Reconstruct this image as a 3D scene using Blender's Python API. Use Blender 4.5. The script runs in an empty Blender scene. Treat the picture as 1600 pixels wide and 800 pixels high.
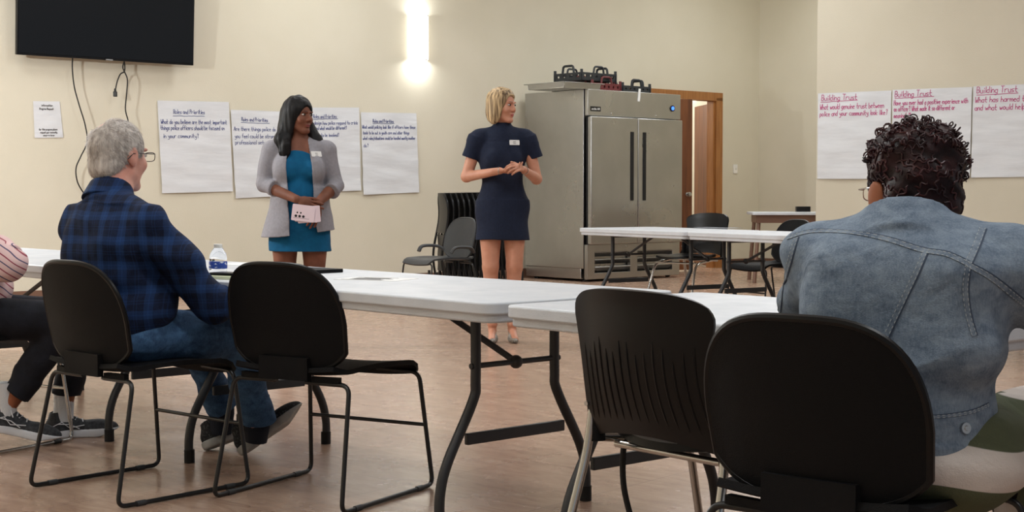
import bpy, bmesh, math, random
import numpy as np
from mathutils import Vector, Matrix, Euler
from mathutils.bvhtree import BVHTree
random.seed(7)
rng = np.random.default_rng(11)
PI = math.pi
C = bpy.context.scene.collection
S = bpy.context.scene

# ------------------------------------------------------------------ camera, world, lights, exposure
FPX, HY, CH = 2300.0, 300.0, 1.03            # focal length in pixels (1600 wide), horizon row, camera height
PITCH = math.atan((400 - HY) / FPX)
cam_d = bpy.data.cameras.new('camera'); cam = bpy.data.objects.new('camera', cam_d); C.objects.link(cam)
cam.location = (0, 0, CH); cam.rotation_euler = (PI/2 - PITCH, 0, 0)
cam_d.sensor_width = 36.0; cam_d.lens = 36.0 * FPX / 1600.0
cam_d.clip_end = 200
S.camera = cam
S.view_settings.view_transform = 'Standard'; S.view_settings.look = 'None'
S.view_settings.gamma = 1.0; S.view_settings.use_curve_mapping = False
S.view_settings.exposure = -0.5
W = bpy.data.worlds.new('world'); S.world = W; W.use_nodes = True
bg = W.node_tree.nodes['Background']; bg.inputs[0].default_value = (0.80, 0.90, 1.0, 1); bg.inputs[1].default_value = 0.62
LAMP_POWER = 60.0
def area(name, loc, rot, sx, sy, power, color=(1, 1, 1), spread=PI):
    l = bpy.data.lights.new(name, 'AREA'); l.shape = 'RECTANGLE'; l.size = sx; l.size_y = sy
    l.energy = power; l.color = color; l.spread = spread
    o = bpy.data.objects.new(name, l); C.objects.link(o); o.location = loc; o.rotation_euler = rot
    return o
def point(name, loc, power, radius=.03, color=(1, 1, 1)):
    l = bpy.data.lights.new(name, 'POINT'); l.energy = power; l.shadow_soft_size = radius; l.color = color
    o = bpy.data.objects.new(name, l); C.objects.link(o); o.location = loc
    return o

# ------------------------------------------------------------------ where things stand
def ray(px, py):
    u = (px - 800) / FPX; v = (400 - py) / FPX
    c, s = math.cos(PITCH), math.sin(PITCH)
    return Vector((u, c + v * s, -s + v * c))
def on_z(px, py, z):                        # point seen at a pixel that lies at height z
    r = ray(px, py); t = (z - CH) / r.z
    return Vector((r.x * t, r.y * t, z))
def at_y(px, py, Y):                        # point seen at a pixel at distance Y
    r = ray(px, py); t = Y / r.y
    return Vector((r.x * t, Y, CH + r.z * t))
D1 = Vector((.7552, .6555, 0)); N1 = Vector((.6555, -.7552, 0)); K1 = 17.6       # back wall: Y = K1 + .868 X
def wall1(px, py, off=0.0):
    r = ray(px, py); o = Vector((0, K1, 0)) + N1 * off
    t = (o.dot(N1)) / (r.dot(N1))
    return Vector((r.x * t, r.y * t, CH + r.z * t))
E3 = at_y(1274, 400, 15.97); E3.z = 0
A3 = math.radians(-36); D3 = Vector((math.cos(A3), math.sin(A3), 0)); N3 = Vector((D3.y, -D3.x, 0))
if N3.y > 0: N3 = -N3
def wall3(px, py, off=0.0):
    r = ray(px, py); o = E3 + N3 * off
    t = o.dot(N3) / r.dot(N3)
    return Vector((r.x * t, r.y * t, CH + r.z * t))

# ------------------------------------------------------------------ materials
def lin(c):
    f = lambda x: x / 12.92 if x <= .04045 else ((x + .055) / 1.055) ** 2.4
    return tuple(f(x / 255.0) for x in c[:3]) + (1.0,)
MATS = {}
def mat(name, col, rough=.5, metal=0.0, col2=None, nscale=8.0, ndetail=4, bump=0.0, bscale=60.0, stretch=(1, 1, 1), spec=.5,
        trans=0.0, emit=None, estr=0.0, sheen=0.0, coat=0.0, lo=.35, hi=.65, ior=1.45, rvar=0.0, sss=0.0):
    if name in MATS: return MATS[name]
    m = bpy.data.materials.new(name); m.use_nodes = True; MATS[name] = m
    nt = m.node_tree; b = nt.nodes['Principled BSDF']
    b.inputs['Base Color'].default_value = lin(col); b.inputs['Roughness'].default_value = rough
    b.inputs['Metallic'].default_value = metal; b.inputs['Specular IOR Level'].default_value = spec
    b.inputs['Transmission Weight'].default_value = trans; b.inputs['IOR'].default_value = ior
    b.inputs['Sheen Weight'].default_value = sheen; b.inputs['Coat Weight'].default_value = coat
    if sss: b.inputs['Subsurface Weight'].default_value = sss; b.inputs['Subsurface Radius'].default_value = (.01, .004, .002); b.inputs['Subsurface Scale'].default_value = .5
    if emit: b.inputs['Emission Color'].default_value = lin(emit); b.inputs['Emission Strength'].default_value = estr
    if col2 or bump or rvar:
        tc = nt.nodes.new('ShaderNodeTexCoord'); mp = nt.nodes.new('ShaderNodeMapping'); mp.inputs['Scale'].default_value = stretch
        nt.links.new(tc.outputs['Object'], mp.inputs['Vector'])
    if col2 or rvar:
        n = nt.nodes.new('ShaderNodeTexNoise'); n.inputs['Scale'].default_value = nscale; n.inputs['Detail'].default_value = ndetail
        nt.links.new(mp.outputs[0], n.inputs['Vector'])
    if col2:
        r = nt.nodes.new('ShaderNodeValToRGB'); r.color_ramp.elements[0].position = lo; r.color_ramp.elements[1].position = hi
        r.color_ramp.elements[0].color = lin(col); r.color_ramp.elements[1].color = lin(col2)
        nt.links.new(n.outputs['Fac'], r.inputs['Fac']); nt.links.new(r.outputs['Color'], b.inputs['Base Color'])
    if rvar:
        mr = nt.nodes.new('ShaderNodeMapRange'); mr.inputs['To Min'].default_value = max(0, rough - rvar); mr.inputs['To Max'].default_value = rough + rvar
        mr.inputs['From Min'].default_value = .3; mr.inputs['From Max'].default_value = .7
        nt.links.new(n.outputs['Fac'], mr.inputs['Value']); nt.links.new(mr.outputs[0], b.inputs['Roughness'])
    if bump:
        n2 = nt.nodes.new('ShaderNodeTexNoise'); n2.inputs['Scale'].default_value = bscale; n2.inputs['Detail'].default_value = 5
        nt.links.new(mp.outputs[0], n2.inputs['Vector'])
        bp = nt.nodes.new('ShaderNodeBump'); bp.inputs['Strength'].default_value = bump; bp.inputs['Distance'].default_value = .01
        nt.links.new(n2.outputs['Fac'], bp.inputs['Height']); nt.links.new(bp.outputs[0], b.inputs['Normal'])
    return m
def N(nt, t, **kw):
    n = nt.nodes.new(t)
    for k, v in kw.items(): setattr(n, k, v)
    return n
def mth(nt, op, a, b=None, c=None):
    n = nt.nodes.new('ShaderNodeMath'); n.operation = op
    for i, x in enumerate((a, b, c)):
        if x is None: continue
        if isinstance(x, (int, float)): n.inputs[i].default_value = x
        else: nt.links.new(x, n.inputs[i])
    return n.outputs[0]
def mixc(nt, fac, a, b):
    n = nt.nodes.new('ShaderNodeMix'); n.data_type = 'RGBA'
    for i, x in ((0, fac), (6, a), (7, b)):
        if isinstance(x, (int, float)): n.inputs[i].default_value = x
        elif isinstance(x, tuple): n.inputs[i].default_value = x
        else: nt.links.new(x, n.inputs[i])
    return n.outputs[2]

M_wall = mat('cream_wall_paint', (214, 207, 187), .75, col2=(219, 212, 193), nscale=1.2, bump=.12, bscale=90)
M_wall3 = mat('darker_cream_wall_paint', (206, 198, 178), .75, col2=(212, 204, 185), nscale=1.0, bump=.12, bscale=90)  # same cream paint in a slightly darker tone
M_ceil = mat('ceiling_tile', (235, 233, 226), .9, bump=.2, bscale=120)
M_base = mat('brown_vinyl_baseboard', (116, 86, 70), .45)
M_oak = mat('oak_wood', (150, 98, 52), .45, col2=(172, 118, 66), nscale=3, stretch=(12, 12, 1), ndetail=6)
M_dark_oak = mat('stained_door_wood', (92, 52, 30), .5, col2=(120, 72, 40), nscale=2.5, stretch=(10, 10, .7), ndetail=6)
M_black = mat('black_plastic', (14, 14, 16), .62, bump=.25, bscale=500, spec=.18, rvar=.04, nscale=5)
M_black_s = mat('smooth_black_plastic', (12, 12, 14), .36, spec=.3)
M_greyp = mat('dark_grey_plastic', (50, 52, 54), .45, bump=.2, bscale=400)
M_frame = mat('black_powder_coated_steel', (22, 22, 23), .35, spec=.6)
M_tleg = mat('grey_hammered_steel', (42, 43, 45), .42, spec=.6, bump=.1, bscale=300)
M_chrome = mat('chrome', (190, 188, 184), .18, metal=1.0)
M_table = mat('white_moulded_plastic', (206, 209, 214), .42, col2=(197, 201, 206), nscale=9, bump=.12, bscale=260, rvar=.06)
M_steel = mat('brushed_stainless_steel', (186, 186, 185), .3, metal=1.0, col2=(176, 176, 174), nscale=2.0, rvar=.05, bump=.012, bscale=30)
M_steel_d = mat('darker_stainless_steel', (120, 118, 114), .35, metal=1.0)
M_paper = mat('white_paper', (222, 224, 227), .8, col2=(214, 216, 219), nscale=5, bump=.45, bscale=5, stretch=(.6, .6, 3.2))
M_paper_s = mat('plain_white_paper', (235, 235, 233), .7)
M_blueink = mat('dark_blue_marker', (74, 84, 134), .6)
M_redink = mat('magenta_marker', (184, 84, 130), .6)
M_greyink = mat('grey_print', (110, 108, 108), .7)
M_screen = mat('black_television_screen', (10, 11, 14), .2, spec=.45)
M_rubber = mat('black_rubber', (18, 18, 18), .7)
M_cable = mat('black_cable', (26, 25, 24), .5)
M_crate = mat('black_crate_plastic', (38, 42, 46), .45)
M_maroon = mat('maroon_crate_plastic', (104, 44, 46), .45)
M_lampglass = mat('lit_frosted_glass', (255, 255, 250), .4, emit=(255, 250, 238), estr=5.0)
M_lens = mat('ceiling_light_diffuser', (250, 250, 245), .5, emit=(255, 250, 240), estr=3.0)
M_led = mat('blue_indicator', (60, 110, 255), .3, emit=(70, 130, 255), estr=2.5)
M_white = mat('white_plastic', (236, 234, 228), .4)
M_clear = mat('clear_plastic', (250, 252, 255), .03, trans=1.0, ior=1.12)
M_label = mat('blue_and_white_bottle_label', (38, 72, 165), .5, col2=(215, 222, 238), nscale=60, lo=.54, hi=.58)
M_screw = mat('silver_screw', (180, 180, 180), .3, metal=1)
M_pink = mat('pale_pink_card', (232, 214, 222), .6)
M_inkblack = mat('black_print', (25, 22, 24), .7)

def floor_material():
    m = bpy.data.materials.new('polished_mottled_tan_floor'); m.use_nodes = True; nt = m.node_tree; b = nt.nodes['Principled BSDF']
    tc = N(nt, 'ShaderNodeTexCoord'); mp = N(nt, 'ShaderNodeMapping'); mp.inputs['Rotation'].default_value = (0, 0, math.radians(41))
    nt.links.new(tc.outputs['Object'], mp.inputs['Vector'])
    n1 = N(nt, 'ShaderNodeTexNoise'); n1.inputs['Scale'].default_value = .9; n1.inputs['Detail'].default_value = 3; nt.links.new(mp.outputs[0], n1.inputs['Vector'])
    mp2 = N(nt, 'ShaderNodeMapping'); mp2.inputs['Scale'].default_value = (6, 22, 1); nt.links.new(mp.outputs[0], mp2.inputs['Vector'])
    n2 = N(nt, 'ShaderNodeTexNoise'); n2.inputs['Scale'].default_value = 1.0; n2.inputs['Detail'].default_value = 9; n2.inputs['Roughness'].default_value = .72; n2.inputs['Distortion'].default_value = .7
    nt.links.new(mp2.outputs[0], n2.inputs['Vector'])
    r = N(nt, 'ShaderNodeValToRGB'); e = r.color_ramp.elements
    e[0].position = .30; e[0].color = lin((140, 108, 90)); e[1].position = .72; e[1].color = lin((196, 168, 146))
    x = e.new(.5); x.color = lin((170, 139, 118))
    nt.links.new(n2.outputs['Fac'], r.inputs['Fac'])
    c = mixc(nt, mth(nt, 'MULTIPLY', n1.outputs['Fac'], .5), r.outputs['Color'], lin((162, 136, 118)))
    br = N(nt, 'ShaderNodeTexBrick'); br.offset = 0; br.inputs['Scale'].default_value = 1.0
    br.inputs['Brick Width'].default_value = .61; br.inputs['Row Height'].default_value = .61; br.inputs['Mortar Size'].default_value = .0035
    br.inputs['Color1'].default_value = (0, 0, 0, 1); br.inputs['Color2'].default_value = (.12, .12, .12, 1); br.inputs['Mortar'].default_value = (1, 1, 1, 1)
    nt.links.new(mp.outputs[0], br.inputs['Vector'])
    c2 = mixc(nt, mth(nt, 'MULTIPLY', br.outputs['Color'], .45), c, lin((120, 94, 80)))
    nt.links.new(c2, b.inputs['Base Color'])
    n3 = N(nt, 'ShaderNodeTexNoise'); n3.inputs['Scale'].default_value = 5; n3.inputs['Detail'].default_value = 6; nt.links.new(mp.outputs[0], n3.inputs['Vector'])
    mr = N(nt, 'ShaderNodeMapRange'); mr.inputs['To Min'].default_value = .16; mr.inputs['To Max'].default_value = .36
    nt.links.new(n3.outputs['Fac'], mr.inputs['Value']); nt.links.new(mr.outputs[0], b.inputs['Roughness'])
    bp = N(nt, 'ShaderNodeBump'); bp.inputs['Strength'].default_value = .08; bp.inputs['Distance'].default_value = .004
    nt.links.new(n2.outputs['Fac'], bp.inputs['Height']); nt.links.new(bp.outputs[0], b.inputs['Normal'])
    return m
M_floor = floor_material()

# ------------------------------------------------------------------ object helpers
def tag(o, label=None, cat=None, group=None, kind=None):
    if label: o['label'] = label
    if cat: o['category'] = cat
    if group: o['group'] = group
    if kind: o['kind'] = kind
    return o
def empty(name, loc=(0, 0, 0), rz=0.0, label=None, cat=None, group=None):
    o = bpy.data.objects.new(name, None); C.objects.link(o); o.location = loc; o.rotation_euler = (0, 0, rz)
    o.empty_display_size = .1
    return tag(o, label, cat, group)
def kids(o): return [c for c in bpy.data.objects if c.parent == o]
def copy_tree(o, parent=None):
    ch = kids(o); c = o.copy(); C.objects.link(c); c.parent = parent
    for k in ch: copy_tree(k, c)
    return c
class MB:
    def __init__(s): s.v = []; s.f = []; s.mi = []
    def add(s, vs, fs, mi=0, M=None):
        k = len(s.v)
        s.v += [tuple(M @ Vector(p)) if M is not None else tuple(p) for p in vs]
        s.f += [tuple(i + k for i in f) for f in fs]; s.mi += [mi] * len(fs); return s
    def box(s, c, d, rot=None, mi=0, M=None):
        x, y, z = d[0]/2, d[1]/2, d[2]/2
        R = Euler(rot).to_matrix() if rot else Matrix.Identity(3); c = Vector(c)
        vs = [c + R @ Vector(p) for p in ((-x,-y,-z),(x,-y,-z),(x,y,-z),(-x,y,-z),(-x,-y,z),(x,-y,z),(x,y,z),(-x,y,z))]
        return s.add(vs, [(0,3,2,1),(4,5,6,7),(0,1,5,4),(1,2,6,5),(2,3,7,6),(3,0,4,7)], mi, M)
    def rbox(s, c, d, r=.01, seg=4, mi=0, M=None):                 # upright slab with rounded plan corners
        x, y, z = d[0]/2, d[1]/2, d[2]/2; pts = []
        for cx, cy, a0 in ((x-r, y-r, 0), (-x+r, y-r, 90), (-x+r, -y+r, 180), (x-r, -y+r, 270)):
            for i in range(seg+1):
                a = math.radians(a0 + 90*i/seg); pts.append((cx + r*math.cos(a), cy + r*math.sin(a)))
        n = len(pts); vs = [(c[0]+p[0], c[1]+p[1], c[2]-z) for p in pts] + [(c[0]+p[0], c[1]+p[1], c[2]+z) for p in pts]
        fs = [tuple(range(n))[::-1], tuple(range(n, 2*n))] + [(i, (i+1) % n, n+(i+1) % n, n+i) for i in range(n)]
        return s.add(vs, fs, mi, M)
    def cyl(s, a, b, r, r2=None, seg=16, mi=0, M=None):
        return s.tube([a, b], [r, r if r2 is None else r2], seg, mi, M)
    def tube(s, pts, r, seg=10, mi=0, M=None, closed=False, flat=None):
        pts = [Vector(p) for p in pts]; n = len(pts)
        if not isinstance(r, (list, tuple)): r = [r]*n
        vs = []; fs = []; prev = None
        for i, p in enumerate(pts):
            if closed: t = (pts[(i+1) % n] - pts[i-1])
            else: t = (pts[min(i+1, n-1)] - pts[max(i-1, 0)])
            t = t.normalized() if t.length > 1e-9 else Vector((0, 0, 1))
            if prev is None:
                u = t.cross(Vector((0, 0, 1)))
                if u.length < 1e-3: u = t.cross(Vector((0, 1, 0)))
                u.normalize()
            else:
                u = prev - t * prev.dot(t)
                u = u.normalized() if u.length > 1e-6 else prev
            prev = u; w = t.cross(u)
            for k in range(seg):
                a = 2*PI*k/seg; vs.append(p + (u*math.cos(a)*(flat or 1) + w*math.sin(a))*r[i])
        m = n if closed else n-1
        for i in range(m):
            j = (i+1) % n
            for k in range(seg):
                fs.append((i*seg+k, i*seg+(k+1) % seg, j*seg+(k+1) % seg, j*seg+k))
        if not closed:
            fs.append(tuple(range(seg))[::-1]); fs.append(tuple((n-1)*seg+k for k in range(seg)))
        return s.add(vs, fs, mi, M)
    def lathe(s, prof, c=(0, 0, 0), seg=24, mi=0, M=None):
        vs = []; n = len(prof)
        for r, z in prof:
            for k in range(seg):
                a = 2*PI*k/seg; vs.append((c[0]+r*math.cos(a), c[1]+r*math.sin(a), c[2]+z))
        fs = [(i*seg+k, i*seg+(k+1) % seg, (i+1)*seg+(k+1) % seg, (i+1)*seg+k) for i in range(n-1) for k in range(seg)]
        fs.append(tuple(range(seg))[::-1]); fs.append(tuple((n-1)*seg+k for k in range(seg)))
        return s.add(vs, fs, mi, M)
    def ball(s, c, r, seg=14, ring=8, mi=0, M=None):
        if not isinstance(r, (tuple, list)): r = (r, r, r)
        prof = []; vs = []; fs = []
        for i in range(ring+1):
            a = PI*i/ring
            for k in range(seg):
                b = 2*PI*k/seg
                vs.append((c[0]+r[0]*math.sin(a)*math.cos(b), c[1]+r[1]*math.sin(a)*math.sin(b), c[2]-r[2]*math.cos(a)))
        for i in range(ring):
            for k in range(seg): fs.append((i*seg+k, i*seg+(k+1) % seg, (i+1)*seg+(k+1) % seg, (i+1)*seg+k))
        return s.add(vs, fs, mi, M)
    def sheet(s, fn, nu, nv, th, mi=0, M=None):                    # thick sheet: fn(u, v) with u, v in 0..1
        P = [[Vector(fn(i/nu, j/nv)) for j in range(nv+1)] for i in range(nu+1)]
        def nrm(i, j):
            a = P[min(i+1, nu)][j] - P[max(i-1, 0)][j]; b = P[i][min(j+1, nv)] - P[i][max(j-1, 0)]
            n = a.cross(b); return n.normalized() if n.length > 1e-9 else Vector((0, 0, 1))
        Nn = [[nrm(i, j) for j in range(nv+1)] for i in range(nu+1)]
        A = [P[i][j] + Nn[i][j]*th/2 for i in range(nu+1) for j in range(nv+1)]
        B = [P[i][j] - Nn[i][j]*th/2 for i in range(nu+1) for j in range(nv+1)]
        w = nv+1; k = len(A); fs = []
        for i in range(nu):
            for j in range(nv):
                a, b, c, d = i*w+j, (i+1)*w+j, (i+1)*w+j+1, i*w+j+1
                fs.append((a, b, c, d)); fs.append((k+d, k+c, k+b, k+a))
        ring = [i*w for i in range(nu+1)] + [nu*w+j for j in range(1, nv+1)] + [i*w+nv for i in range(nu-1, -1, -1)] + [j for j in range(nv-1, 0, -1)]
        for q in range(len(ring)):
            a, b = ring[q], ring[(q+1) % len(ring)]; fs.append((a, k+a, k+b, b))
        return s.add(A+B, fs, mi, M)
    def build(s, name, mats, parent=None, label=None, smooth=True, bevel=0.0, angle=38, loc=None, rot=None, kind=None):
        me = bpy.data.meshes.new(name); me.from_pydata(s.v, [], s.f)
        if not isinstance(mats, (list, tuple)): mats = [mats]
        for m in mats: me.materials.append(m)
        me.polygons.foreach_set('material_index', s.mi)
        bm = bmesh.new(); bm.from_mesh(me)
        bmesh.ops.remove_doubles(bm, verts=bm.verts, dist=1e-6)
        bmesh.ops.recalc_face_normals(bm, faces=bm.faces)
        bm.to_mesh(me); bm.free()
        if smooth:
            me.polygons.foreach_set('use_smooth', [True]*len(me.polygons))
            try: me.set_sharp_from_angle(angle=math.radians(angle))
            except Exception: pass
        me.update()
        o = bpy.data.objects.new(name, me); C.objects.link(o)
        if parent: o.parent = parent
        if loc is not None: o.location = loc
        if rot is not None: o.rotation_euler = rot
        if bevel:
            b = o.modifiers.new('bevel', 'BEVEL'); b.width = bevel; b.segments = 3; b.limit_method = 'ANGLE'; b.angle_limit = math.radians(40)
        return tag(o, label, kind=kind)
def rounded(pts, r, seg=5):                 # polyline with filleted corners
    pts = [Vector(p) for p in pts]; out = [pts[0]]
    for i in range(1, len(pts)-1):
        a, b, c = pts[i-1], pts[i], pts[i+1]
        d1 = (a-b); d2 = (c-b); rr = min(r, d1.length*.45, d2.length*.45)
        p, q = b + d1.normalized()*rr, b + d2.normalized()*rr
        for k in range(seg+1):
            t = k/seg; out.append(p*(1-t)**2 + b*2*t*(1-t) + q*t*t)
    out.append(pts[-1]); return out
def spline(pts, n=8):                        # Catmull-Rom through points
    pts = [Vector(p) for p in pts]; out = []
    for i in range(len(pts)-1):
        p0 = pts[max(i-1, 0)]; p1 = pts[i]; p2 = pts[i+1]; p3 = pts[min(i+2, len(pts)-1)]
        for k in range(n):
            t = k/n
            out.append(.5*((2*p1) + (p2-p0)*t + (2*p0-5*p1+4*p2-p3)*t*t + (3*p1-p0-3*p2+p3)*t**3))
    out.append(pts[-1]); return out

# ------------------------------------------------------------------ stroke lettering
G = {'a':"35 15 04 03 12 32|35 32",'b':"08 02|05 25 34 33 22 02",'c':"35 15 04 03 12 32",'d':"38 32|35 15 04 03 12 32",
'e':"04 34 25 15 04 03 12 32",'f':"38 28 17 12|05 35",'g':"35 15 04 03 12 32|35 31 20 00",'h':"08 02|04 15 25 34 32",'i':"15 12|17 16",
'j':"25 21 10 00|27 26",'k':"08 02|35 03 32",'l':"18 12",'m':"05 02|04 15 24 22|24 35 44 42",'n':"05 02|04 15 25 34 32",
'o':"15 04 03 12 22 33 34 25 15",'p':"05 00|05 25 34 33 22 02",'q':"35 30|35 15 04 03 12 32",'r':"05 02|04 15 35",'s':"35 15 04 33 22 02",
't':"18 13 22 32|05 35",'u':"05 03 12 32|35 32",'v':"05 12 35",'w':"05 12 24 32 45",'x':"05 32|35 02",'y':"05 13 33|35 31 20 00",'z':"05 35 02 32",
'B':"02 08 28 37 36 25 05|25 34 33 22 02",'T':"08 48|28 22",'R':"02 08 28 37 36 25 05|25 32",'P':"02 08 28 37 36 25 05",'W':"08 12 25 32 48",
'H':"08 02|38 32|05 35",'A':"02 28 42|14 34",'L':"08 02 32",'O':"28 06 04 22 44 46 28",'?':"07 18 28 37 26 24|23 22",',':"12 01",'.':"12 13",'/':"00 38",'(':"28 16 14 22",')':"18 26 24 12","'":"18 17"}
def strokes(txt, h, jit=.12, slant=.1, seed=1):
    """(segments, width) of one line of handwriting; h is the height of a capital"""
    rd = random.Random(seed); s = h/6.0; x = 0.0; segs = []
    for ch in txt:
        if ch == ' ': x += 3.0*s; continue
        g = G.get(ch) or G.get(ch.lower()) or G['o']
        wmax = 0; dy = rd.uniform(-jit, jit)*s*2
        for st in g.split('|'):
            P = []
            for q in st.split():
                a, b = int(q[0]), int(q[1]); wmax = max(wmax, a)
                P.append((x + (a + (b-2)*slant + rd.uniform(-jit, jit))*s, ((b-2) + rd.uniform(-jit, jit))*s + dy))
            segs += list(zip(P[:-1], P[1:]))
        x += (wmax + 1.1)*s
    return segs, x
def ribbon_text(mb, segs, w, fn, mi=0):
    for (a, b) in segs:
        a = Vector(a); b = Vector(b); d = b-a
        if d.length < 1e-6: d = Vector((1e-4, 0))
        d.normalize(); n = Vector((-d.y, d.x))*w/2; a2 = a - d*w*.3; b2 = b + d*w*.3
        mb.add([fn(*(a2-n)), fn(*(b2-n)), fn(*(b2+n)), fn(*(a2+n))], [(0, 1, 2, 3)], mi)

# ------------------------------------------------------------------ organic shapes: a signed distance grid turned into one surface
class SDF:
    def __init__(s, lo, hi, h=.005):
        s.h = h; s.lo = np.array(lo, float); n = np.ceil((np.array(hi)-s.lo)/h).astype(int)+1
        s.n = n; s.d = np.full(n, .08, np.float32)
        s.ax = [s.lo[i] + h*np.arange(n[i]) for i in range(3)]
    def sub(s, lo, hi):
        sl = []
        for i in range(3):
            a = int(max(0, math.floor((lo[i]-s.lo[i])/s.h))); b = int(min(s.n[i], math.ceil((hi[i]-s.lo[i])/s.h)+1))
            if b <= a: return None
            sl.append(slice(a, b))
        X, Y, Z = np.meshgrid(s.ax[0][sl[0]], s.ax[1][sl[1]], s.ax[2][sl[2]], indexing='ij', sparse=True)
        return tuple(sl), X, Y, Z
    def comb(s, sl, d, k, op):
        D = s.d[sl]; d = d.astype(np.float32)
        if op == 'add':
            if k > 0:
                h = np.clip(.5+.5*(D-d)/k, 0, 1); s.d[sl] = D*(1-h)+d*h-k*h*(1-h)
            else: s.d[sl] = np.minimum(D, d)
        else:
            if k > 0:
                h = np.clip(.5-.5*(D+d)/k, 0, 1); s.d[sl] = D*(1-h)-d*h+k*h*(1-h)
            else: s.d[sl] = np.maximum(D, -d)
    def cap(s, a, b, ra, rb=None, k=.015, op='add', fl=None, fs=1.0):
        """tapered limb from a to b; fl, fs squash it along a direction"""
        rb = ra if rb is None else rb; a = np.array(a, float); b = np.array(b, float); m = max(ra, rb)*max(1, fs)+k+4*s.h
        q = s.sub(np.minimum(a, b)-m, np.maximum(a, b)+m)
        if q is None: return s
        sl, X, Y, Z = q; px, py, pz = X-a[0], Y-a[1], Z-a[2]; ba = b-a; L = max(ba@ba, 1e-12)
        t = np.clip((px*ba[0]+py*ba[1]+pz*ba[2])/L, 0, 1)
        dx, dy, dz = px-ba[0]*t, py-ba[1]*t, pz-ba[2]*t; r = ra+(rb-ra)*t
        if fl is not None:
            f = np.array(fl, float); f /= np.linalg.norm(f); w = dx*f[0]+dy*f[1]+dz*f[2]; e = w*(1/fs-1)
            d = np.sqrt((dx+e*f[0])**2+(dy+e*f[1])**2+(dz+e*f[2])**2)-r
            d = d*min(1, fs)
        else: d = np.sqrt(dx*dx+dy*dy+dz*dz)-r
        s.comb(sl, d, k, op); return s
    def limb(s, P, R, k=.015, **kw):
        for i in range(len(P)-1): s.cap(P[i], P[i+1], R[i], R[i+1], k, **kw)
        return s
    def cone(s, a, b, ra, rb, k=.01, op='add', fl=None, fs=1.0):   # flat ended
        a = np.array(a, float); b = np.array(b, float); m = max(ra, rb)*max(1, fs)+k+4*s.h
        q = s.sub(np.minimum(a, b)-m, np.maximum(a, b)+m)
        if q is None: return s
        sl, X, Y, Z = q; ba = b-a; L = np.linalg.norm(ba); u = ba/L
        px, py, pz = X-a[0], Y-a[1], Z-a[2]; ax = px*u[0]+py*u[1]+pz*u[2]; t = np.clip(ax/L, 0, 1)
        dx, dy, dz = px-u[0]*ax, py-u[1]*ax, pz-u[2]*ax
        if fl is not None:
            f = np.array(fl, float); f /= np.linalg.norm(f); w = dx*f[0]+dy*f[1]+dz*f[2]; e = w*(1/fs-1)
            rr = np.sqrt((dx+e*f[0])**2+(dy+e*f[1])**2+(dz+e*f[2])**2)
        else: rr = np.sqrt(dx*dx+dy*dy+dz*dz)
        d = np.maximum(rr-(ra+(rb-ra)*t), np.maximum(-ax, ax-L)); s.comb(sl, d, k, op); return s
    def ell(s, c, r, k=.015, op='add', R=None):
        c = np.array(c, float); r = np.array(r, float)
        R = np.eye(3) if R is None else np.array(R); ext = np.abs(R)@r+k+4*s.h
        q = s.sub(c-ext, c+ext)
        if q is None: return s
        sl, X, Y, Z = q; px, py, pz = X-c[0], Y-c[1], Z-c[2]
        l = [(px*R[0, i]+py*R[1, i]+pz*R[2, i])/r[i] for i in range(3)]
        k0 = np.sqrt(l[0]**2+l[1]**2+l[2]**2)+1e-9; k1 = np.sqrt((l[0]/r[0])**2+(l[1]/r[1])**2+(l[2]/r[2])**2)+1e-9
        s.comb(sl, k0*(k0-1)/k1, k, op); return s
    def box(s, c, hsz, rad=.005, k=.0, op='add', R=None):
        c = np.array(c, float); hsz = np.array(hsz, float); R = np.eye(3) if R is None else np.array(R)
        ext = np.abs(R)@hsz+k+rad+4*s.h; q = s.sub(c-ext, c+ext)
        if q is None: return s
        sl, X, Y, Z = q; px, py, pz = X-c[0], Y-c[1], Z-c[2]
        l = [np.abs(px*R[0, i]+py*R[1, i]+pz*R[2, i])-hsz[i]+rad for i in range(3)]
        d = np.sqrt(sum(np.maximum(x, 0)**2 for x in l))+np.minimum(np.maximum(l[0], np.maximum(l[1], l[2])), 0)-rad
        s.comb(sl, d, k, op); return s
    def cut(s, p, n):                                              # keep the side opposite to n
        n = np.array(n, float); n /= np.linalg.norm(n); X, Y, Z = np.meshgrid(*s.ax, indexing='ij', sparse=True)
        s.d = np.maximum(s.d, ((X-p[0])*n[0]+(Y-p[1])*n[1]+(Z-p[2])*n[2]).astype(np.float32)); return s
    def folds(s, amp, f=(12, 9, 20), seed=0, mask=None):
        r = np.random.default_rng(seed); X, Y, Z = np.meshgrid(*s.ax, indexing='ij', sparse=True); t = 0
        wx = .5*np.sin(X*f[0]*.6+Z*f[2]*.35+1.3+seed)+.4*np.sin(Y*f[1]*.8-Z*f[2]*.25)
        for i in range(4):
            a = r.uniform(-1, 1, 3); ph = r.uniform(0, 6)
            t = t+np.sin((X*f[0]*a[0]+Y*f[1]*a[1]+Z*f[2]*(.5+abs(a[2])))*(1+.45*i)+ph+wx*1.6)/(1+.5*i)
        t = t*amp*.5
        if mask is not None: t = t*mask(X, Y, Z)
        s.d = (s.d+t).astype(np.float32); return s
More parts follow.
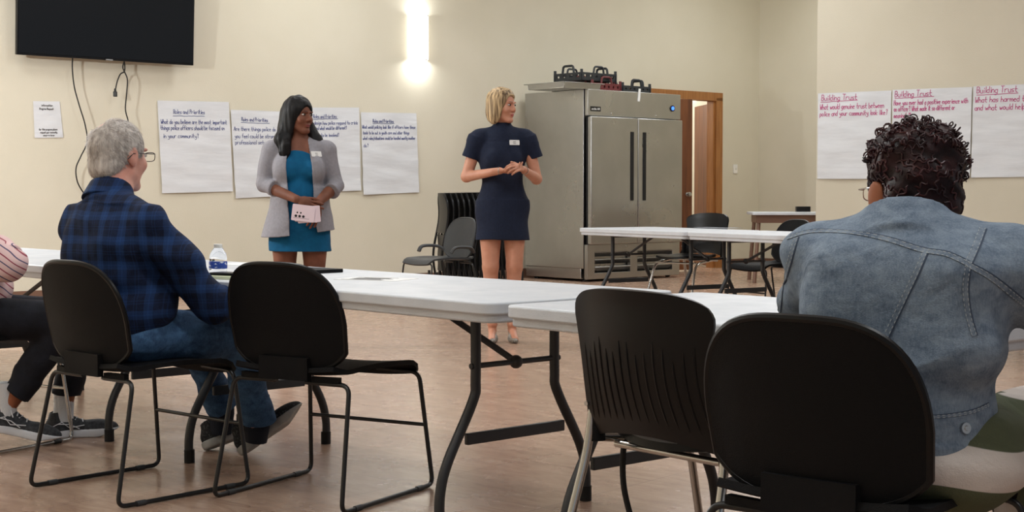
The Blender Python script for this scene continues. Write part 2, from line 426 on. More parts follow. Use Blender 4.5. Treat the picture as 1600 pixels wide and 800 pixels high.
    def mesh(s, name, mats, parent=None, label=None, paint=None, disp=None):
        d = s.d; ins = d < 0; n = d.shape
        c = [slice(0, -1), slice(1, None)]
        cnt = np.zeros([m-1 for m in n], np.int8)
        for i in (0, 1):
            for j in (0, 1):
                for k in (0, 1): cnt += ins[c[i], c[j], c[k]]
        act = (cnt > 0) & (cnt < 8); idx = np.argwhere(act); num = len(idx)
        vid = np.full(act.shape, -1, np.int64); vid[act] = np.arange(num)
        acc = np.zeros((num, 3)); w = np.zeros(num); I, J, K = idx.T
        for axis in range(3):
            o1, o2 = [q for q in range(3) if q != axis]
            for a in (0, 1):
                for b in (0, 1):
                    off = [0, 0, 0]; off[o1] = a; off[o2] = b; off2 = list(off); off2[axis] = 1
                    d0 = d[I+off[0], J+off[1], K+off[2]]; d1 = d[I+off2[0], J+off2[1], K+off2[2]]
                    m = (d0 < 0) != (d1 < 0); t = np.zeros(num); t[m] = d0[m]/(d0[m]-d1[m])
                    p = np.tile(np.array(off, float), (num, 1)); p[:, axis] = t; acc[m] += p[m]; w[m] += 1
        co = (idx+acc/np.maximum(w, 1)[:, None])*s.h+s.lo
        quads = []
        for axis in range(3):
            A = [slice(None)]*3; B = [slice(None)]*3; A[axis] = slice(0, -1); B[axis] = slice(1, None)
            a, b = ins[tuple(A)], ins[tuple(B)]; o1, o2 = (axis+1) % 3, (axis+2) % 3
            for flip, m in ((0, a & ~b), (1, ~a & b)):
                e = np.argwhere(m); e = e[(e[:, o1] > 0) & (e[:, o2] > 0) & (e[:, o1] < n[o1]-1) & (e[:, o2] < n[o2]-1)]
                if not len(e): continue
                u = np.zeros(3, int); u[o1] = 1; v = np.zeros(3, int); v[o2] = 1
                g = lambda q: vid[q[:, 0], q[:, 1], q[:, 2]]
                qd = np.stack([g(e-u-v), g(e-v), g(e), g(e-u)], 1)
                quads.append(qd[:, ::-1] if flip else qd)
        qd = np.concatenate(quads); qd = qd[(qd >= 0).all(1)]
        # light relaxation of stair steps
        for _ in range(2):
            sm = np.zeros_like(co); ct = np.zeros(num)
            for a, b in ((0, 1), (1, 2), (2, 3), (3, 0)):
                np.add.at(sm, qd[:, a], co[qd[:, b]]); np.add.at(ct, qd[:, a], 1)
                np.add.at(sm, qd[:, b], co[qd[:, a]]); np.add.at(ct, qd[:, b], 1)
            co = co*.5+.5*sm/np.maximum(ct, 1)[:, None]
        me = bpy.data.meshes.new(name)
        me.vertices.add(num); me.vertices.foreach_set('co', co.ravel().astype(np.float32))
        nq = len(qd); me.loops.add(nq*4); me.loops.foreach_set('vertex_index', qd.ravel().astype(np.int32))
        me.polygons.add(nq); me.polygons.foreach_set('loop_start', np.arange(0, nq*4, 4, dtype=np.int32))
        if not isinstance(mats, (list, tuple)): mats = [mats]
        for m in mats: me.materials.append(m)
        if paint:
            ctr = co[qd].mean(1); mi = np.zeros(nq, np.int32)
            for p in paint:
                k, c0, r0 = p[0], np.array(p[1]), np.array(p[2]); R = np.eye(3) if len(p) < 4 or p[3] is None else np.array(p[3])
                l = ((ctr-c0)@R)/r0; mi[(l**2).sum(1) < 1] = k
            me.polygons.foreach_set('material_index', mi)
        me.polygons.foreach_set('use_smooth', [True]*nq)
        me.update(calc_edges=True); me.validate()
        o = bpy.data.objects.new(name, me); C.objects.link(o)
        if parent: o.parent = parent
        return tag(o, label)
def rotz(a): return np.array(Matrix.Rotation(math.radians(a), 3, 'Z'))
def rotx(a): return np.array(Matrix.Rotation(math.radians(a), 3, 'X'))
def roty(a): return np.array(Matrix.Rotation(math.radians(a), 3, 'Y'))

# ================================================================== THE ROOM
ZC = 4.3
def struct(name, mb, m, **kw): return mb.build(name, m, kind='structure', **kw)
CRN = wall1(1184, 400); CRN.z = 0                                   # inner corner of back wall and side wall
W1L = Vector((0, K1, 0)) + N1*0 - D1*13.0
def wall_slab(name, a, b, out, m, th=.12, z0=0.0, z1=ZC):
    mb = MB(); a = Vector(a); b = Vector(b); o = Vector(out)*th
    vs = [a, b, b+o, a+o]; vs = [Vector((p.x, p.y, z0)) for p in vs] + [Vector((p.x, p.y, z1)) for p in vs]
    mb.add(vs, [(0, 3, 2, 1), (4, 5, 6, 7), (0, 1, 5, 4), (1, 2, 6, 5), (2, 3, 7, 6), (3, 0, 4, 7)])
    return struct(name, mb, m, smooth=False)
# door opening in the back wall
DR = wall1(1117, 400); DR.z = 0
DW, DH = 1.86, 2.28
DL = DR - D1*DW
mb = MB()
def seg(a, b, z0, z1):
    o = -N1*.14; vs = [a, b, b+o, a+o]; vs = [Vector((p.x, p.y, z0)) for p in vs] + [Vector((p.x, p.y, z1)) for p in vs]
    mb.add(vs, [(0, 3, 2, 1), (4, 5, 6, 7), (0, 1, 5, 4), (1, 2, 6, 5), (2, 3, 7, 6), (3, 0, 4, 7)])
seg(W1L, DL, 0, ZC); seg(DL, DR, DH, ZC); seg(DR, CRN, 0, ZC)
struct('wall_back', mb, M_wall, smooth=False)
SB = CRN + N1*1.0
# side wall from the corner towards the room, then the hidden return and the wall with the red-ink sheets
R3 = Vector((-D3.y, D3.x, 0))
if R3.y < 0: R3 = -R3
def isect(p, d, q, e):
    det = d.x*(-e.y)+e.x*d.y; r = q-p
    return (r.x*(-e.y)+e.x*r.y)/det
t_ = isect(CRN, N1, E3, R3); P4 = CRN+N1*t_
wall_slab('wall_side', CRN - (-D1)*0, P4, D1, M_wall)
wall_slab('wall_return', E3+R3*.12, P4, D3, M_wall)
wall_slab('wall_right', E3, E3+D3*9.0, R3, M_wall3)
LW = W1L + N1*14
wall_slab('wall_left', W1L, LW, -D1, M_wall)
mb = MB(); mb.box((0, 8, -.05), (44, 44, .1)); struct('floor', mb, M_floor, smooth=False)
mb = MB(); mb.box((0, 8, ZC+.05), (44, 44, .1)); struct('ceiling', mb, M_ceil, smooth=False)
def baseboard(name, a, b, n):
    mb = MB(); n = Vector(n)*.012; h = .11
    vs = [a, b, b+n, a+n]; vs = [Vector((p.x, p.y, 0)) for p in vs] + [Vector((p.x, p.y, h)) for p in vs]
    mb.add(vs, [(0, 3, 2, 1), (4, 5, 6, 7), (0, 1, 5, 4), (1, 2, 6, 5), (2, 3, 7, 6), (3, 0, 4, 7)])
    struct(name, mb, M_base, smooth=False)
baseboard('baseboard_back', W1L, DL-D1*.1, N1); baseboard('baseboard_corner', DR+D1*.1, CRN, N1)
baseboard('baseboard_side', CRN, P4, -D1); baseboard('baseboard_right', E3, E3+D3*9, N3)
# door casing (trim) and its two leaves
tr = MB()
def casing(a, b, z0, z1, d0=.03, d1=-.14):
    f = N1*d0; g = N1*d1; vs = [a+f, b+f, b+g, a+g]; vs = [Vector((p.x, p.y, z0)) for p in vs] + [Vector((p.x, p.y, z1)) for p in vs]
    tr.add(vs, [(0, 3, 2, 1), (4, 5, 6, 7), (0, 1, 5, 4), (1, 2, 6, 5), (2, 3, 7, 6), (3, 0, 4, 7)])
casing(DL-D1*.02, DL+D1*.09, 0, DH+.02); casing(DR-D1*.02, DR+D1*.11, 0, DH+.02)
casing(DL-D1*.02, DR+D1*.11, DH-.02, DH+.09); casing(DR-D1*.05, DR, 0, DH, .0, -.10)
struct('trim_1', tr, M_oak, smooth=False)
def leaf(name, hinge, d, w, th=.045):
    m_ = MB(); a = math.atan2(d.y, d.x)
    m_.box((w/2, 0, 1.125), (w, th, 2.21)); o = struct(name, m_, M_dark_oak, bevel=.004); o.location = (hinge.x, hinge.y, 0); o.rotation_euler = (0, 0, a)
    h = MB(); h.lathe([(.026, 0), (.026, .0052), (.011, .01), (.011, .04), (.026, .05), (.03, .065), (.02, .078), (.001, .08)], seg=16)
    k = h.build('door_knob', M_steel, o); k.location = (w-.07, -th/2, 1.0); k.rotation_euler = (PI/2, 0, 0)
    return o
a1 = math.radians(41-20)
leaf('door_1', DL+D1*.05+N1*.01, Vector((math.cos(a1), math.sin(a1), 0)), 1.0)
be = math.radians(123)
leaf('door_2', DR-D1*.03-N1*.02, -D1*math.cos(be) - N1*math.sin(be), .88)
# bright passage behind the doors
HB = -N1
ha, hb = DL-D1*1.3-N1*3.2, DR+D1*1.5-N1*3.2
wall_slab('wall_passage', ha, hb, -N1, M_wall)
wall_slab('wall_passage_end', DR+D1*1.5-N1*.14, hb, D1, M_wall)
t = wall1(1071, 157, -2.0)
pl = MB(); pl.rbox((0, 0, 0), (.62, .62, .05), .2, 8); o = pl.build('ceiling_lamp', M_lampglass, loc=(t.x, t.y, t.z+.03)); tag(o, 'glowing oval ceiling lamp seen through the wooden doorway', 'lamp')
ro = MB(); ro.cyl((0, 0, .02), (0, 0, ZC-t.z-.03), .012); ro.build('stem', M_white, o)
pt = DR - D1*.6 - N1*1.9
point('passage_light', (pt.x, pt.y, 2.6), 200, .3, (1, .98, .94))
# light switch
p = wall1(1149, 264, .006); RZ1 = math.atan2(D1.y, D1.x)
sw = MB(); sw.box((0, 0, 0), (.085, .012, .125)); o = sw.build('light_switch', M_white, bevel=.003, loc=p, rot=(0, 0, RZ1)); tag(o, 'white light switch plate on the wall beside the doorway', 'switch')
s2 = MB(); s2.box((0, -.012, 0), (.012, .016, .028), rot=(.4, 0, 0)); s2.build('toggle', M_white, o)

# ceiling light fittings: unseen troffers giving the room its light
def troffer(x, y, pw=LAMP_POWER, first=[None]):
    if first[0] is None:
        t = empty('ceiling_light', (x, y, ZC), 0, 'white recessed ceiling light out of view above the room', 'ceiling light', 'ceiling lights')
        f = MB()
        for sx in (-1, 1): f.box((sx*.61, 0, -.03), (.03, .65, .06)); f.box((0, sx*.31, -.03), (1.25, .03, .06))
        f.build('frame', M_white, t)
        d = MB(); d.box((0, 0, -.035), (1.19, .59, .012)); d.build('diffuser', M_lens, t); first[0] = t
    else:
        t = copy_tree(first[0]); t.location = (x, y, ZC)
    area('ceiling_light_lamp', (x, y, ZC-.07), (0, 0, 0), 1.15, .55, pw, (.90, .955, 1.0))
for y in (-1.0, 3.0, 7.0, 11.0, 14.6):
    for x in (-4.6, -1.2, 2.2):
        troffer(x, y)
for x, y, pw in ((2.7, 16.4, 44.0), (3.5, 18.2, 34.0), (4.6, 12.0, 26.0), (5.0, 8.0, 26.0)):  # extra unseen troffers, added to brighten the far corner and poster wall
    troffer(x, y, pw)
# wall sconce
p = wall1(652, 60); zt, zb = wall1(652, 25).z, wall1(652, 94).z
sc = empty('wall_sconce', (p.x, p.y, (zt+zb)/2), RZ1, 'glowing white half-round sconce high on the cream wall', 'wall lamp'); hh = (zt-zb)/2
mb = MB(); mb.box((0, -.008, 0), (.13, .016, hh*1.7)); mb.build('back_plate', M_white, sc)
mb = MB(); mb.sheet(lambda u, v: (.125*math.cos(PI*u), -.012-.10*math.sin(PI*u), hh*(2*v-1)), 20, 2, .004)
mb.build('shade', M_lampglass, sc)
mb = MB()
for z in (-hh, hh): mb.tube([(.127*math.cos(PI*i/20), -.012-.102*math.sin(PI*i/20), z) for i in range(21)], .005, 6)
mb.build('rim', M_steel, sc)
for z, rx in ((hh-.02, PI), (-hh+.02, 0)):
    q = sc.matrix_basis @ Vector((0, -.055, z))
    l = area('sconce_lamp', q, (rx, 0, 0), .15, .07, 6, (.97, .99, 1.0)); l.rotation_euler = (rx, 0, RZ1 if rx == 0 else -RZ1)
# pendant lamp added out of view to throw the television's shadow along the wall
pd = empty('added_pendant_lamp', (-5.35, 9.3, 2.55), 0, 'unseen round white pendant lamp added to cast the television shadow', 'lamp')
mb = MB(); mb.lathe([(.03, .16), (.10, .14), (.17, .06), (.19, 0), (.185, 0), (.165, .055), (.10, .13), (.001, .15)], seg=28); mb.build('lamp_shade', M_white, pd)
mb = MB(); mb.cyl((0, 0, .15), (0, 0, ZC-2.55), .006); mb.build('cord', M_cable, pd)
mb = MB(); mb.ball((0, 0, .03), .05); mb.build('bulb', M_lampglass, pd)
point('added_pendant_light', (-5.35, 9.3, 2.49), 620, .045, (.95, .98, 1.0))
# ------------------------------------------------------------------ television
cl = wall1(27, 85, .17); cr = wall1(303, 102.5, .17)
wtv = (cr-cl).length; htv = wtv*.565
tv = empty('television', ((cl.x+cr.x)/2, (cl.y+cr.y)/2, (cl.z+cr.z)/2), RZ1, 'large wall-mounted black flat television with its screen off', 'television')
tilt = math.radians(3)
mb = MB(); mb.box((0, .03, htv/2), (wtv, .045, htv)); o = mb.build('casing', M_black_s, tv, bevel=.004); o.rotation_euler = (tilt, 0, 0)
mb = MB(); mb.box((0, .005, htv/2+.006), (wtv-.02, .006, htv-.03)); o = mb.build('screen', M_screen, tv); o.rotation_euler = (tilt, 0, 0)
mb = MB(); mb.box((0, .004, .004), (.07, .012, .012)); mb.build('badge', M_steel, tv)
mb = MB(); mb.box((0, .12, htv*.5), (.5, .12, .3)); mb.build('wall_bracket', M_frame, tv)
# cables
def cable(name, pts, label, r=.0065, off=.11, plug=None):
    P = spline([wall1(x, y, o_) for x, y, o_ in pts], 8); mb = MB(); mb.tube(P, r, 8)
    o = mb.build(name, M_cable); tag(o, label, 'cable')
    if plug:
        a = wall1(plug[0], plug[1], off); m2 = MB(); m2.box(a, (.035, .03, .05)); m2.cyl(a+Vector((0, 0, .02)), a+Vector((0, 0, .055)), .014, .009)
        m2.build('plug', M_cable, o, bevel=.005)
cable('power_cable', [(114, 84, .10), (113, 105, .10), (116, 135, .10), (124, 165, .10), (133, 195, .10), (136, 222, .1), (126, 245, .09), (119, 262, .08), (120, 280, .06), (127, 296, .03), (150, 330, .02), (170, 400, .015)], 'long black cable hanging in a curve from under the television')
cable('power_cable', [(193, 88, .10), (195, 104, .10), (194, 112, .10), (188, 116, .10), (183, 128, .10), (180, 143, .11)], 'short black cable with a dangling plug under the television', plug=(180, 147))
cable('power_cable', [(197, 88, .11), (192, 104, .11), (195, 113, .11), (199, 124, .11), (198, 145, .11), (196, 170, .1), (200, 188, .1), (206, 215, .08), (206, 260, .05), (205, 303, .03), (214, 330, .02), (214, 400, .015)], 'black cable looping down behind the grey-haired man')

# ------------------------------------------------------------------ papers on the walls
def lines_block(mb, lines, fn, w, h, seed, sub=False):
    """lines: (text, x0, y_top, width or None, cap height, stroke width)"""
    for i, (txt, x0, y0, tw, ch, sw_) in enumerate(lines):
        segs, L = strokes(txt, ch, seed=seed*31+i)
        kx = (tw/L) if tw else 1.0
        segs = [((a[0]*kx, a[1]), (b[0]*kx, b[1])) for a, b in segs]
        ribbon_text(mb, segs, sw_, lambda X, Y, x0=x0, y0=y0: fn(x0+X, y0-ch+Y))
def wall_sheet(name, tl, tr_, bl, br, n, label, cat, lines, ink, uline=None, group=None, wav=.012, seed=1):
    """a sheet hung on the wall by its four corners"""
    tl, tr_, bl, br = map(Vector, (tl, tr_, bl, br)); rd = random.Random(seed)
    ph = [rd.uniform(0, 6) for _ in range(4)]
    w = (tr_-tl).length; h = (tl-bl).length
    def f(u, v, lift=0.0):
        base = (bl*(1-u)+br*u)*(1-v) + (tl*(1-u)+tr_*u)*v
        b = wav*(1-v)*(.35+.65*math.sin(3.1*u+ph[0])**2) + wav*.22*math.sin(26*v+4*u+ph[1])*(1-v)**.5 + wav*.18*math.sin(15*v-7*u+ph[2])
        return base + n*(b+wav*.5+lift)
    c = (tl+tr_+bl+br)/4; mb = MB(); mb.sheet(lambda u, v: f(u, v), 14, 26, .0012)
    o = mb.build(name, M_paper, smooth=True, angle=80); tag(o, label, cat, group)
    t = MB(); fn = lambda X, Y: f(X/w, 1+Y/h, .0025)
    lines_block(t, lines, fn, w, h, seed)
    if uline:
        x0, x1, y0, y1, sw_ = uline; k = 12
        P = [(x0+(x1-x0)*i/k, y0+(y1-y0)*i/k+rd.uniform(-.002, .002)) for i in range(k+1)]
        ribbon_text(t, list(zip(P[:-1], P[1:])), sw_, fn)
    t.build('handwriting', ink, o, smooth=False); return o
def corners(fw, x0, y0, x1, y1, x2, y2, x3, y3, off=.004): return [fw(x, y, off) for x, y in ((x0, y0), (x1, y1), (x2, y2), (x3, y3))]
c = corners(wall1, 245.5, 157, 357, 159.5, 252.5, 302, 363, 299); w = (c[1]-c[0]).length
wall_sheet('flip_chart_sheet', *c, N1, 'flip chart sheet asking what police should be focused on, nearest the television', 'poster',
  [('Roles and Priorities', .21*w, -.085, .44*w, .042, .0052), ('What do you believe are the most important', .03*w, -.185, .93*w, .042, .0052),
   ('things police officers should be focused on', .02*w, -.245, .9*w, .042, .0052), ('in your community?', .05*w, -.325, .5*w, .042, .0052)],
  M_blueink, (.2*w, .64*w, -.15, -.148, .0052), seed=1)
c = corners(wall1, 360, 171.5, 458, 175, 367.5, 310, 462, 305); w = (c[1]-c[0]).length
wall_sheet('flip_chart_sheet', *c, N1, 'flip chart sheet partly hidden behind the woman in the grey blazer', 'poster',
  [('Roles and Priorities', .16*w, -.075, .42*w, .038, .0052), ('Are there things police do that', .03*w, -.17, .8*w, .042, .0052),
   ('you feel could be stronger or', .04*w, -.245, .8*w, .042, .0052), ('professional setup (example)', .04*w, -.31, .8*w, .042, .0052)],
  M_blueink, (.15*w, .6*w, -.128, -.132, .0052), seed=2)
c = corners(wall1, 467, 168, 560.5, 168, 470, 302, 562.5, 297.5); w = (c[1]-c[0]).length
wall_sheet('flip_chart_sheet', *c, N1, 'flip chart sheet asking how police should respond, beside the woman with long black hair', 'poster',
  [('Roles and Priorities', .22*w, -.075, .40*w, .038, .0052), ('should redesign how police respond to crisis', .04*w, -.145, .93*w, .038, .0052),
   ('what and what would be different?', .16*w, -.2, .62*w, .038, .0052), ('is to be involved?', .3*w, -.275, .35*w, .038, .0052)],
  M_blueink, (.22*w, .63*w, -.125, -.122, .0052), seed=3)
c = corners(wall1, 563.5, 175.5, 650, 177, 566.5, 304.5, 653.5, 300.5); w = (c[1]-c[0]).length
wall_sheet('flip_chart_sheet', *c, N1, 'flip chart sheet with four lines of blue writing, nearest the stacked chairs', 'poster',
  [('Roles and Priorities', .2*w, -.075, .38*w, .036, .0052), ('What would policing look like if officers have these', .01*w, -.14, .96*w, .036, .0052),
   ('tools to be out in youth care and other things', .02*w, -.205, .84*w, .034, .0052), ('what roles/situations could be handled mostly another', .02*w, -.265, .95*w, .034, .0052), ('do?', .03*w, -.345, .09*w, .036, .0052)],
  M_blueink, (.2*w, .59*w, -.122, -.12, .0052), seed=4)
c = corners(wall3, 1278.5, 146, 1393, 141.5, 1277.5, 279.5, 1391, 279.5); w = (c[1]-c[0]).length
wall_sheet('flip_chart_sheet', *c, N3, 'flip chart sheet with pink writing about genuine trust, at the wall corner', 'poster',
  [('Building Trust', .05*w, -.02, .5*w, .06, .007), ('What would genuine trust between', .03*w, -.12, .88*w, .055, .007), ('police and your community look like?', .03*w, -.195, .93*w, .052, .007)],
  M_redink, (.04*w, .55*w, -.098, -.085, .007), seed=5)
c = corners(wall3, 1395, 140.5, 1519, 136, 1395, 279, 1516, 277.5, .012); w = (c[1]-c[0]).length
wall_sheet('flip_chart_sheet', *c, N3, 'flip chart sheet about a positive experience, above the red-haired woman', 'poster',
  [('Building Trust', .03*w, -.015, .48*w, .06, .007), ('Have you ever had a positive experience with', .02*w, -.11, .94*w, .05, .007), ('an officer? What made it so different or', .02*w, -.175, .78*w, .05, .007), ('meaningful?', .02*w, -.245, .22*w, .048, .007)],
  M_redink, (.03*w, .53*w, -.09, -.082, .007), seed=6)
c = corners(wall3, 1521, 135, 1640, 130, 1518, 277.5, 1638, 276); w = (c[1]-c[0]).length
wall_sheet('flip_chart_sheet', *c, N3, 'flip chart sheet about what has harmed trust, cut off by the photo edge', 'poster',
  [('Building Trust', .05*w, -.01, .55*w, .062, .007), ('What has harmed trust', .03*w, -.11, .82*w, .055, .007), ('and what would help it heal?', .03*w, -.19, .95*w, .055, .007)],
  M_redink, (.05*w, .6*w, -.09, -.085, .007), seed=7)
c = corners(wall1, 51.5, 158, 93, 158.5, 54, 215.5, 98.5, 215); w = (c[1]-c[0]).length
wall_sheet('printed_notice', *c, N1, 'small white printed notice taped below the television', 'notice',
  [('Information', .3*w, -.03, .42*w, .017, .0052), ('Program Request', .22*w, -.062, .52*w, .017, .0052), ('for this program please', .16*w, -.255, .66*w, .015, .005), ('request your community', .2*w, -.283, .6*w, .015, .005), ('service', .3*w, -.31, .4*w, .015, .005)],
  M_greyink, None, wav=.004, seed=9)

# ------------------------------------------------------------------ refrigerator
FL = on_z(917, 441, 0); FA = math.radians(41); FD = Vector((math.cos(FA), math.sin(FA), 0)); FN = Vector((math.sin(FA), -math.cos(FA), 0))
FWd, FDp, FH = 1.55, 1.07, 2.2
fr = empty('refrigerator', FL, FA, 'tall two-door stainless steel refrigerator standing against the cream wall', 'refrigerator')
# local frame: x along the front, y into the wall, z up
mb = MB(); mb.box((FWd/2, FDp/2+.03, .15+(FH-.15)/2), (FWd, FDp-.06, FH-.15)); mb.box((FWd/2, FDp/2+.05, .09), (FWd-.02, FDp-.12, .12)); mb.build('body', M_steel, fr, bevel=.006)
mb = MB(); mb.box((FWd/2, .015, FH-.15), (FWd, .05, .30)); o = mb.build('header_panel', M_steel, fr, bevel=.006)
m2 = MB(); m2.box((.12, -.012, FH-.222), (.16, .006, .055)); o2 = m2.build('badge', M_frame, o)
segs, L = strokes('AROTIC AIR'.replace('AROTIC', 'arctic'), .02, jit=.03, slant=0, seed=3); m3 = MB(); ribbon_text(m3, [((a[0]*.13/L, a[1]), (b[0]*.13/L, b[1])) for a, b in segs], .005, lambda X, Y: Vector((.055+X, -.0165, FH-.232+Y))); m3.build('lettering', M_paper_s, o, smooth=False)
m2 = MB(); m2.cyl((FWd-.15, -.008, FH-.17), (FWd-.15, -.02, FH-.17), .038, seg=24); m2.build('control_dial', M_frame, o)
m2 = MB(); m2.cyl((FWd-.15, -.018, FH-.17), (FWd-.15, -.026, FH-.17), .022, seg=20); m2.build('indicator', M_led, o)
m2 = MB(); m2.cyl((.38, -.008, FH-.27), (.38, -.02, FH-.27), .012); m2.cyl((1.12, -.008, FH-.27), (1.12, -.02, FH-.27), .009); m2.build('key_lock', M_chrome, o)
m2 = MB(); m2.box((.83, -.014, FH-.035), (.028, .01, .15), rot=(0, .1, 0)); m2.build('tape_strip', M_paper_s, o)
half = (FWd-.03)/2
for i in (0, 1):
    x0 = .012+i*(half+.006); z0, z1 = .43, FH-.31
    mb = MB(); mb.box((x0+half/2, -.02, (z0+z1)/2), (half, .07, z1-z0)); d = mb.build('door', M_steel, fr, bevel=.01)
    hx = x0+half-.10 if i == 0 else x0+.10
    m2 = MB(); m2.box((hx, -.057, 1.33), (.052, .012, .80)); m2.build('handle', M_rubber, d, bevel=.004)
m2 = MB(); m2.box((FWd/2, .012, (.43+FH-.31)/2), (FWd-.005, .012, FH-.73)); m2.build('gasket', M_rubber, fr)
mb = MB()
px = [(.03, .10), (.72, .80), (1.44, 1.52)]
mb.box((FWd/2, .02, .385), (FWd, .05, .085)); mb.box((FWd/2, .02, .065), (FWd, .05, .07))
for a, b in ((0, .12), (.70, .82), (1.42, FWd)): mb.box(((a+b)/2, .02, .22), (b-a, .05, .26))
gr = mb.build('base_grille', M_steel, fr, bevel=.004)
m2 = MB(); m2.box((FWd/2, .075, .22), (FWd-.06, .01, .26)); m2.build('grille_void', M_rubber, gr)
for a, b in ((.12, .70), (.82, 1.42)):
    for k in range(3):
        m2 = MB(); m2.box(((a+b)/2, .02, .315-.085*k), (b-a, .075, .012), rot=(-.72, 0, 0)); m2.build('louvre', M_chrome if 0 else M_steel, gr)
for x in (.08, FWd-.08):
    for y in (.12, FDp-.12):
        m2 = MB(); m2.cyl((x-.012, y, .04), (x+.012, y, .04), .04, seg=18); m2.build('caster', M_rubber, fr)
def on_fridge(x, y, z=0): return FL + FD*x - FN*y + Vector((0, 0, FH+z))
# silver sheet tray
p = on_fridge(.12, .42)
tray = empty('steel_tray', p, FA, 'shallow silver tray jutting over the edge of the refrigerator top', 'tray')
mb = MB(); w_, d_, h_ = .62, .66, .062
mb.box((0, 0, .004), (w_-.06, d_-.06, .006))
for s_ in (-1, 1):
    mb.box((s_*(w_/2-.03), 0, h_/2), (.006, d_-.05, h_), rot=(0, s_*.25, 0)); mb.box((0, s_*(d_/2-.03), h_/2), (w_-.05, .006, h_), rot=(-s_*.25, 0, 0))
mb.build('pan', M_steel, tray)
mb = MB()
for s_ in (-1, 1): mb.box((s_*(w_/2-.005), 0, h_), (.045, d_, .006)); mb.box((0, s_*(d_/2-.005), h_), (w_, .045, .006))
mb.build('rim', M_steel, tray, bevel=.002); tray.location = p - FD*.20 + FN*.12
# crates
def crate(m, label, loc, rz, w=.5, d=.42, h=.105):
    t = empty('bread_crate', loc, rz, label, 'crate', 'plastic crates on the refrigerator')
    mb = MB(); mb.box((0, 0, .008), (w-.03, d-.03, .012))
    for i in range(7): mb.box((-w/2+.06+i*(w-.12)/6, 0, .018), (.012, d-.04, .012))
    mb.build('base', m, t)
    mb = MB()
    for s_ in (-1, 1):
        mb.box((0, s_*d/2, .022), (w, .018, .036)); mb.box((0, s_*d/2, h-.018), (w, .022, .024))
        for i in range(7): mb.box((-w/2+.01+i*(w-.02)/6, s_*d/2, h/2), (.05, .016, h-.01))
        mb.box((s_*w/2, 0, .022), (.018, d, .036)); mb.box((s_*w/2, 0, h-.018), (.022, d, .024))
        for i in range(5): mb.box((s_*w/2, -d/2+.01+i*(d-.02)/4, h/2), (.016, .055, h-.01))
    mb.build('side_wall', m, t)
    for s_ in (-1, 1):
        mb = MB(); mb.tube(rounded([(-.085, s_*d/2, h-.015), (-.07, s_*d/2, h+.068), (.07, s_*d/2, h+.068), (.085, s_*d/2, h-.015)], .03), .012, 8)
        mb.build('handle', m, t)
        mb = MB(); mb.tube(rounded([(s_*w/2, -.095, h-.015), (s_*w/2, -.08, h+.075), (s_*w/2, .08, h+.075), (s_*w/2, .095, h-.015)], .03), .014, 8)
        mb.build('handle', m, t)
        for s2_ in (-1, 1):
            mb = MB(); mb.tube([(s_*w/2, s2_*d/2, h-.02), (s_*w/2, s2_*d/2, h+.03)], .017, 8); mb.build('corner_peg', m, t)
    return t
crate(M_maroon, 'maroon plastic crate beneath the black crates on the refrigerator', on_fridge(.50, .40, .002), FA, .46, .40, .10)
crate(M_crate, 'black slatted crate topping the pile on the refrigerator', on_fridge(.40, .45, .118), FA+.02, .56, .44, .10)
crate(M_crate, 'black crate standing on the refrigerator next to the maroon crate', on_fridge(.98, .38, .002), FA, .46, .40, .09)
# loose cord on the floor by the refrigerator
P = spline([on_z(840, 434, .008), on_z(858, 431, .008), on_z(868, 426, .05), on_z(876, 423, .09), on_z(885, 432, .01)], 8)
mb = MB(); mb.tube(P, .008, 6); o = mb.build('floor_cord', M_cable); tag(o, 'thin dark cord lying on the floor at the refrigerator side', 'cord')

# ------------------------------------------------------------------ tables
def wishbone(mb, x, s, z=.66, sp0=.17, sp1=.315):
    pts = [(x, s*sp0, z), (x, s*sp0, .45), (x, s*(sp0+.012), .38), (x, s*(sp1-.03), .20), (x, s*sp1, .10), (x, s*sp1, .012)]
    mb.tube(spline(pts, 6), .0165, 12)
def folding_table(L, Wd, z, label, group='folding tables', inset=.3, legs=(1, 1), cat='table', braces=True):
    t = empty('folding_table', (0, 0, 0), 0, label, cat, group)
    mb = MB(); mb.rbox((0, 0, z-.018), (L, Wd, .036), .05, 6); mb.rbox((0, 0, z-.045), (L-.02, Wd-.02, .03), .045, 6)
    mb.build('tabletop', M_table, t, bevel=.006, angle=50)
    for s in (-1, 1):
        x = s*(L/2-inset)
        if not legs[(s+1)//2]: continue
        for q in (-1, 1):
            m2 = MB(); wishbone(m2, x, q, z-.055); lg = m2.build('leg', M_tleg, t)
            m3 = MB(); m3.cyl((x, q*.315, 0), (x, q*.315, .05), .02, seg=14); m3.build('foot_cap', M_rubber, lg)
        m2 = MB(); m2.box((x, 0, .265), (.018, .42, .036)); m2.build('crossbar', M_tleg, t, bevel=.004)
        m2 = MB(); m2.cyl((x, -.19, .49), (x, .19, .49), .009); m2.cyl((x, -.185, z-.07), (x, .185, z-.07), .014); m2.build('hinge_rod', M_tleg, t)
        if braces:
            m2 = MB(); m2.tube([(x, 0, .49), (x-s*(.24+.2*L*.45), 0, z-.06)], .011, 8); m2.ball((x, 0, .49), .022); m2.build('brace', M_tleg, t)
    return t
ZT = .715
T1d = Vector((.672, -.74, 0)); T1n = Vector((.74, .672, 0)); T1a = math.atan2(T1d.y, T1d.x)
def T1(t, n): return T1d*(-t) + T1n*n
def place_table(t, p, a): t.location = (p.x, p.y, 0); t.rotation_euler = (0, 0, a); return t
tb1 = place_table(folding_table(2.16, .80, ZT, 'white folding table with the water bottle on it, beside the man in plaid', inset=.33), T1(3.12+1.08, 3.15), T1a)
tb0 = place_table(folding_table(2.16, .80, ZT, 'white folding table at the elbow of the person in the striped shirt', inset=.3), T1(5.30+1.08, 3.15), T1a)
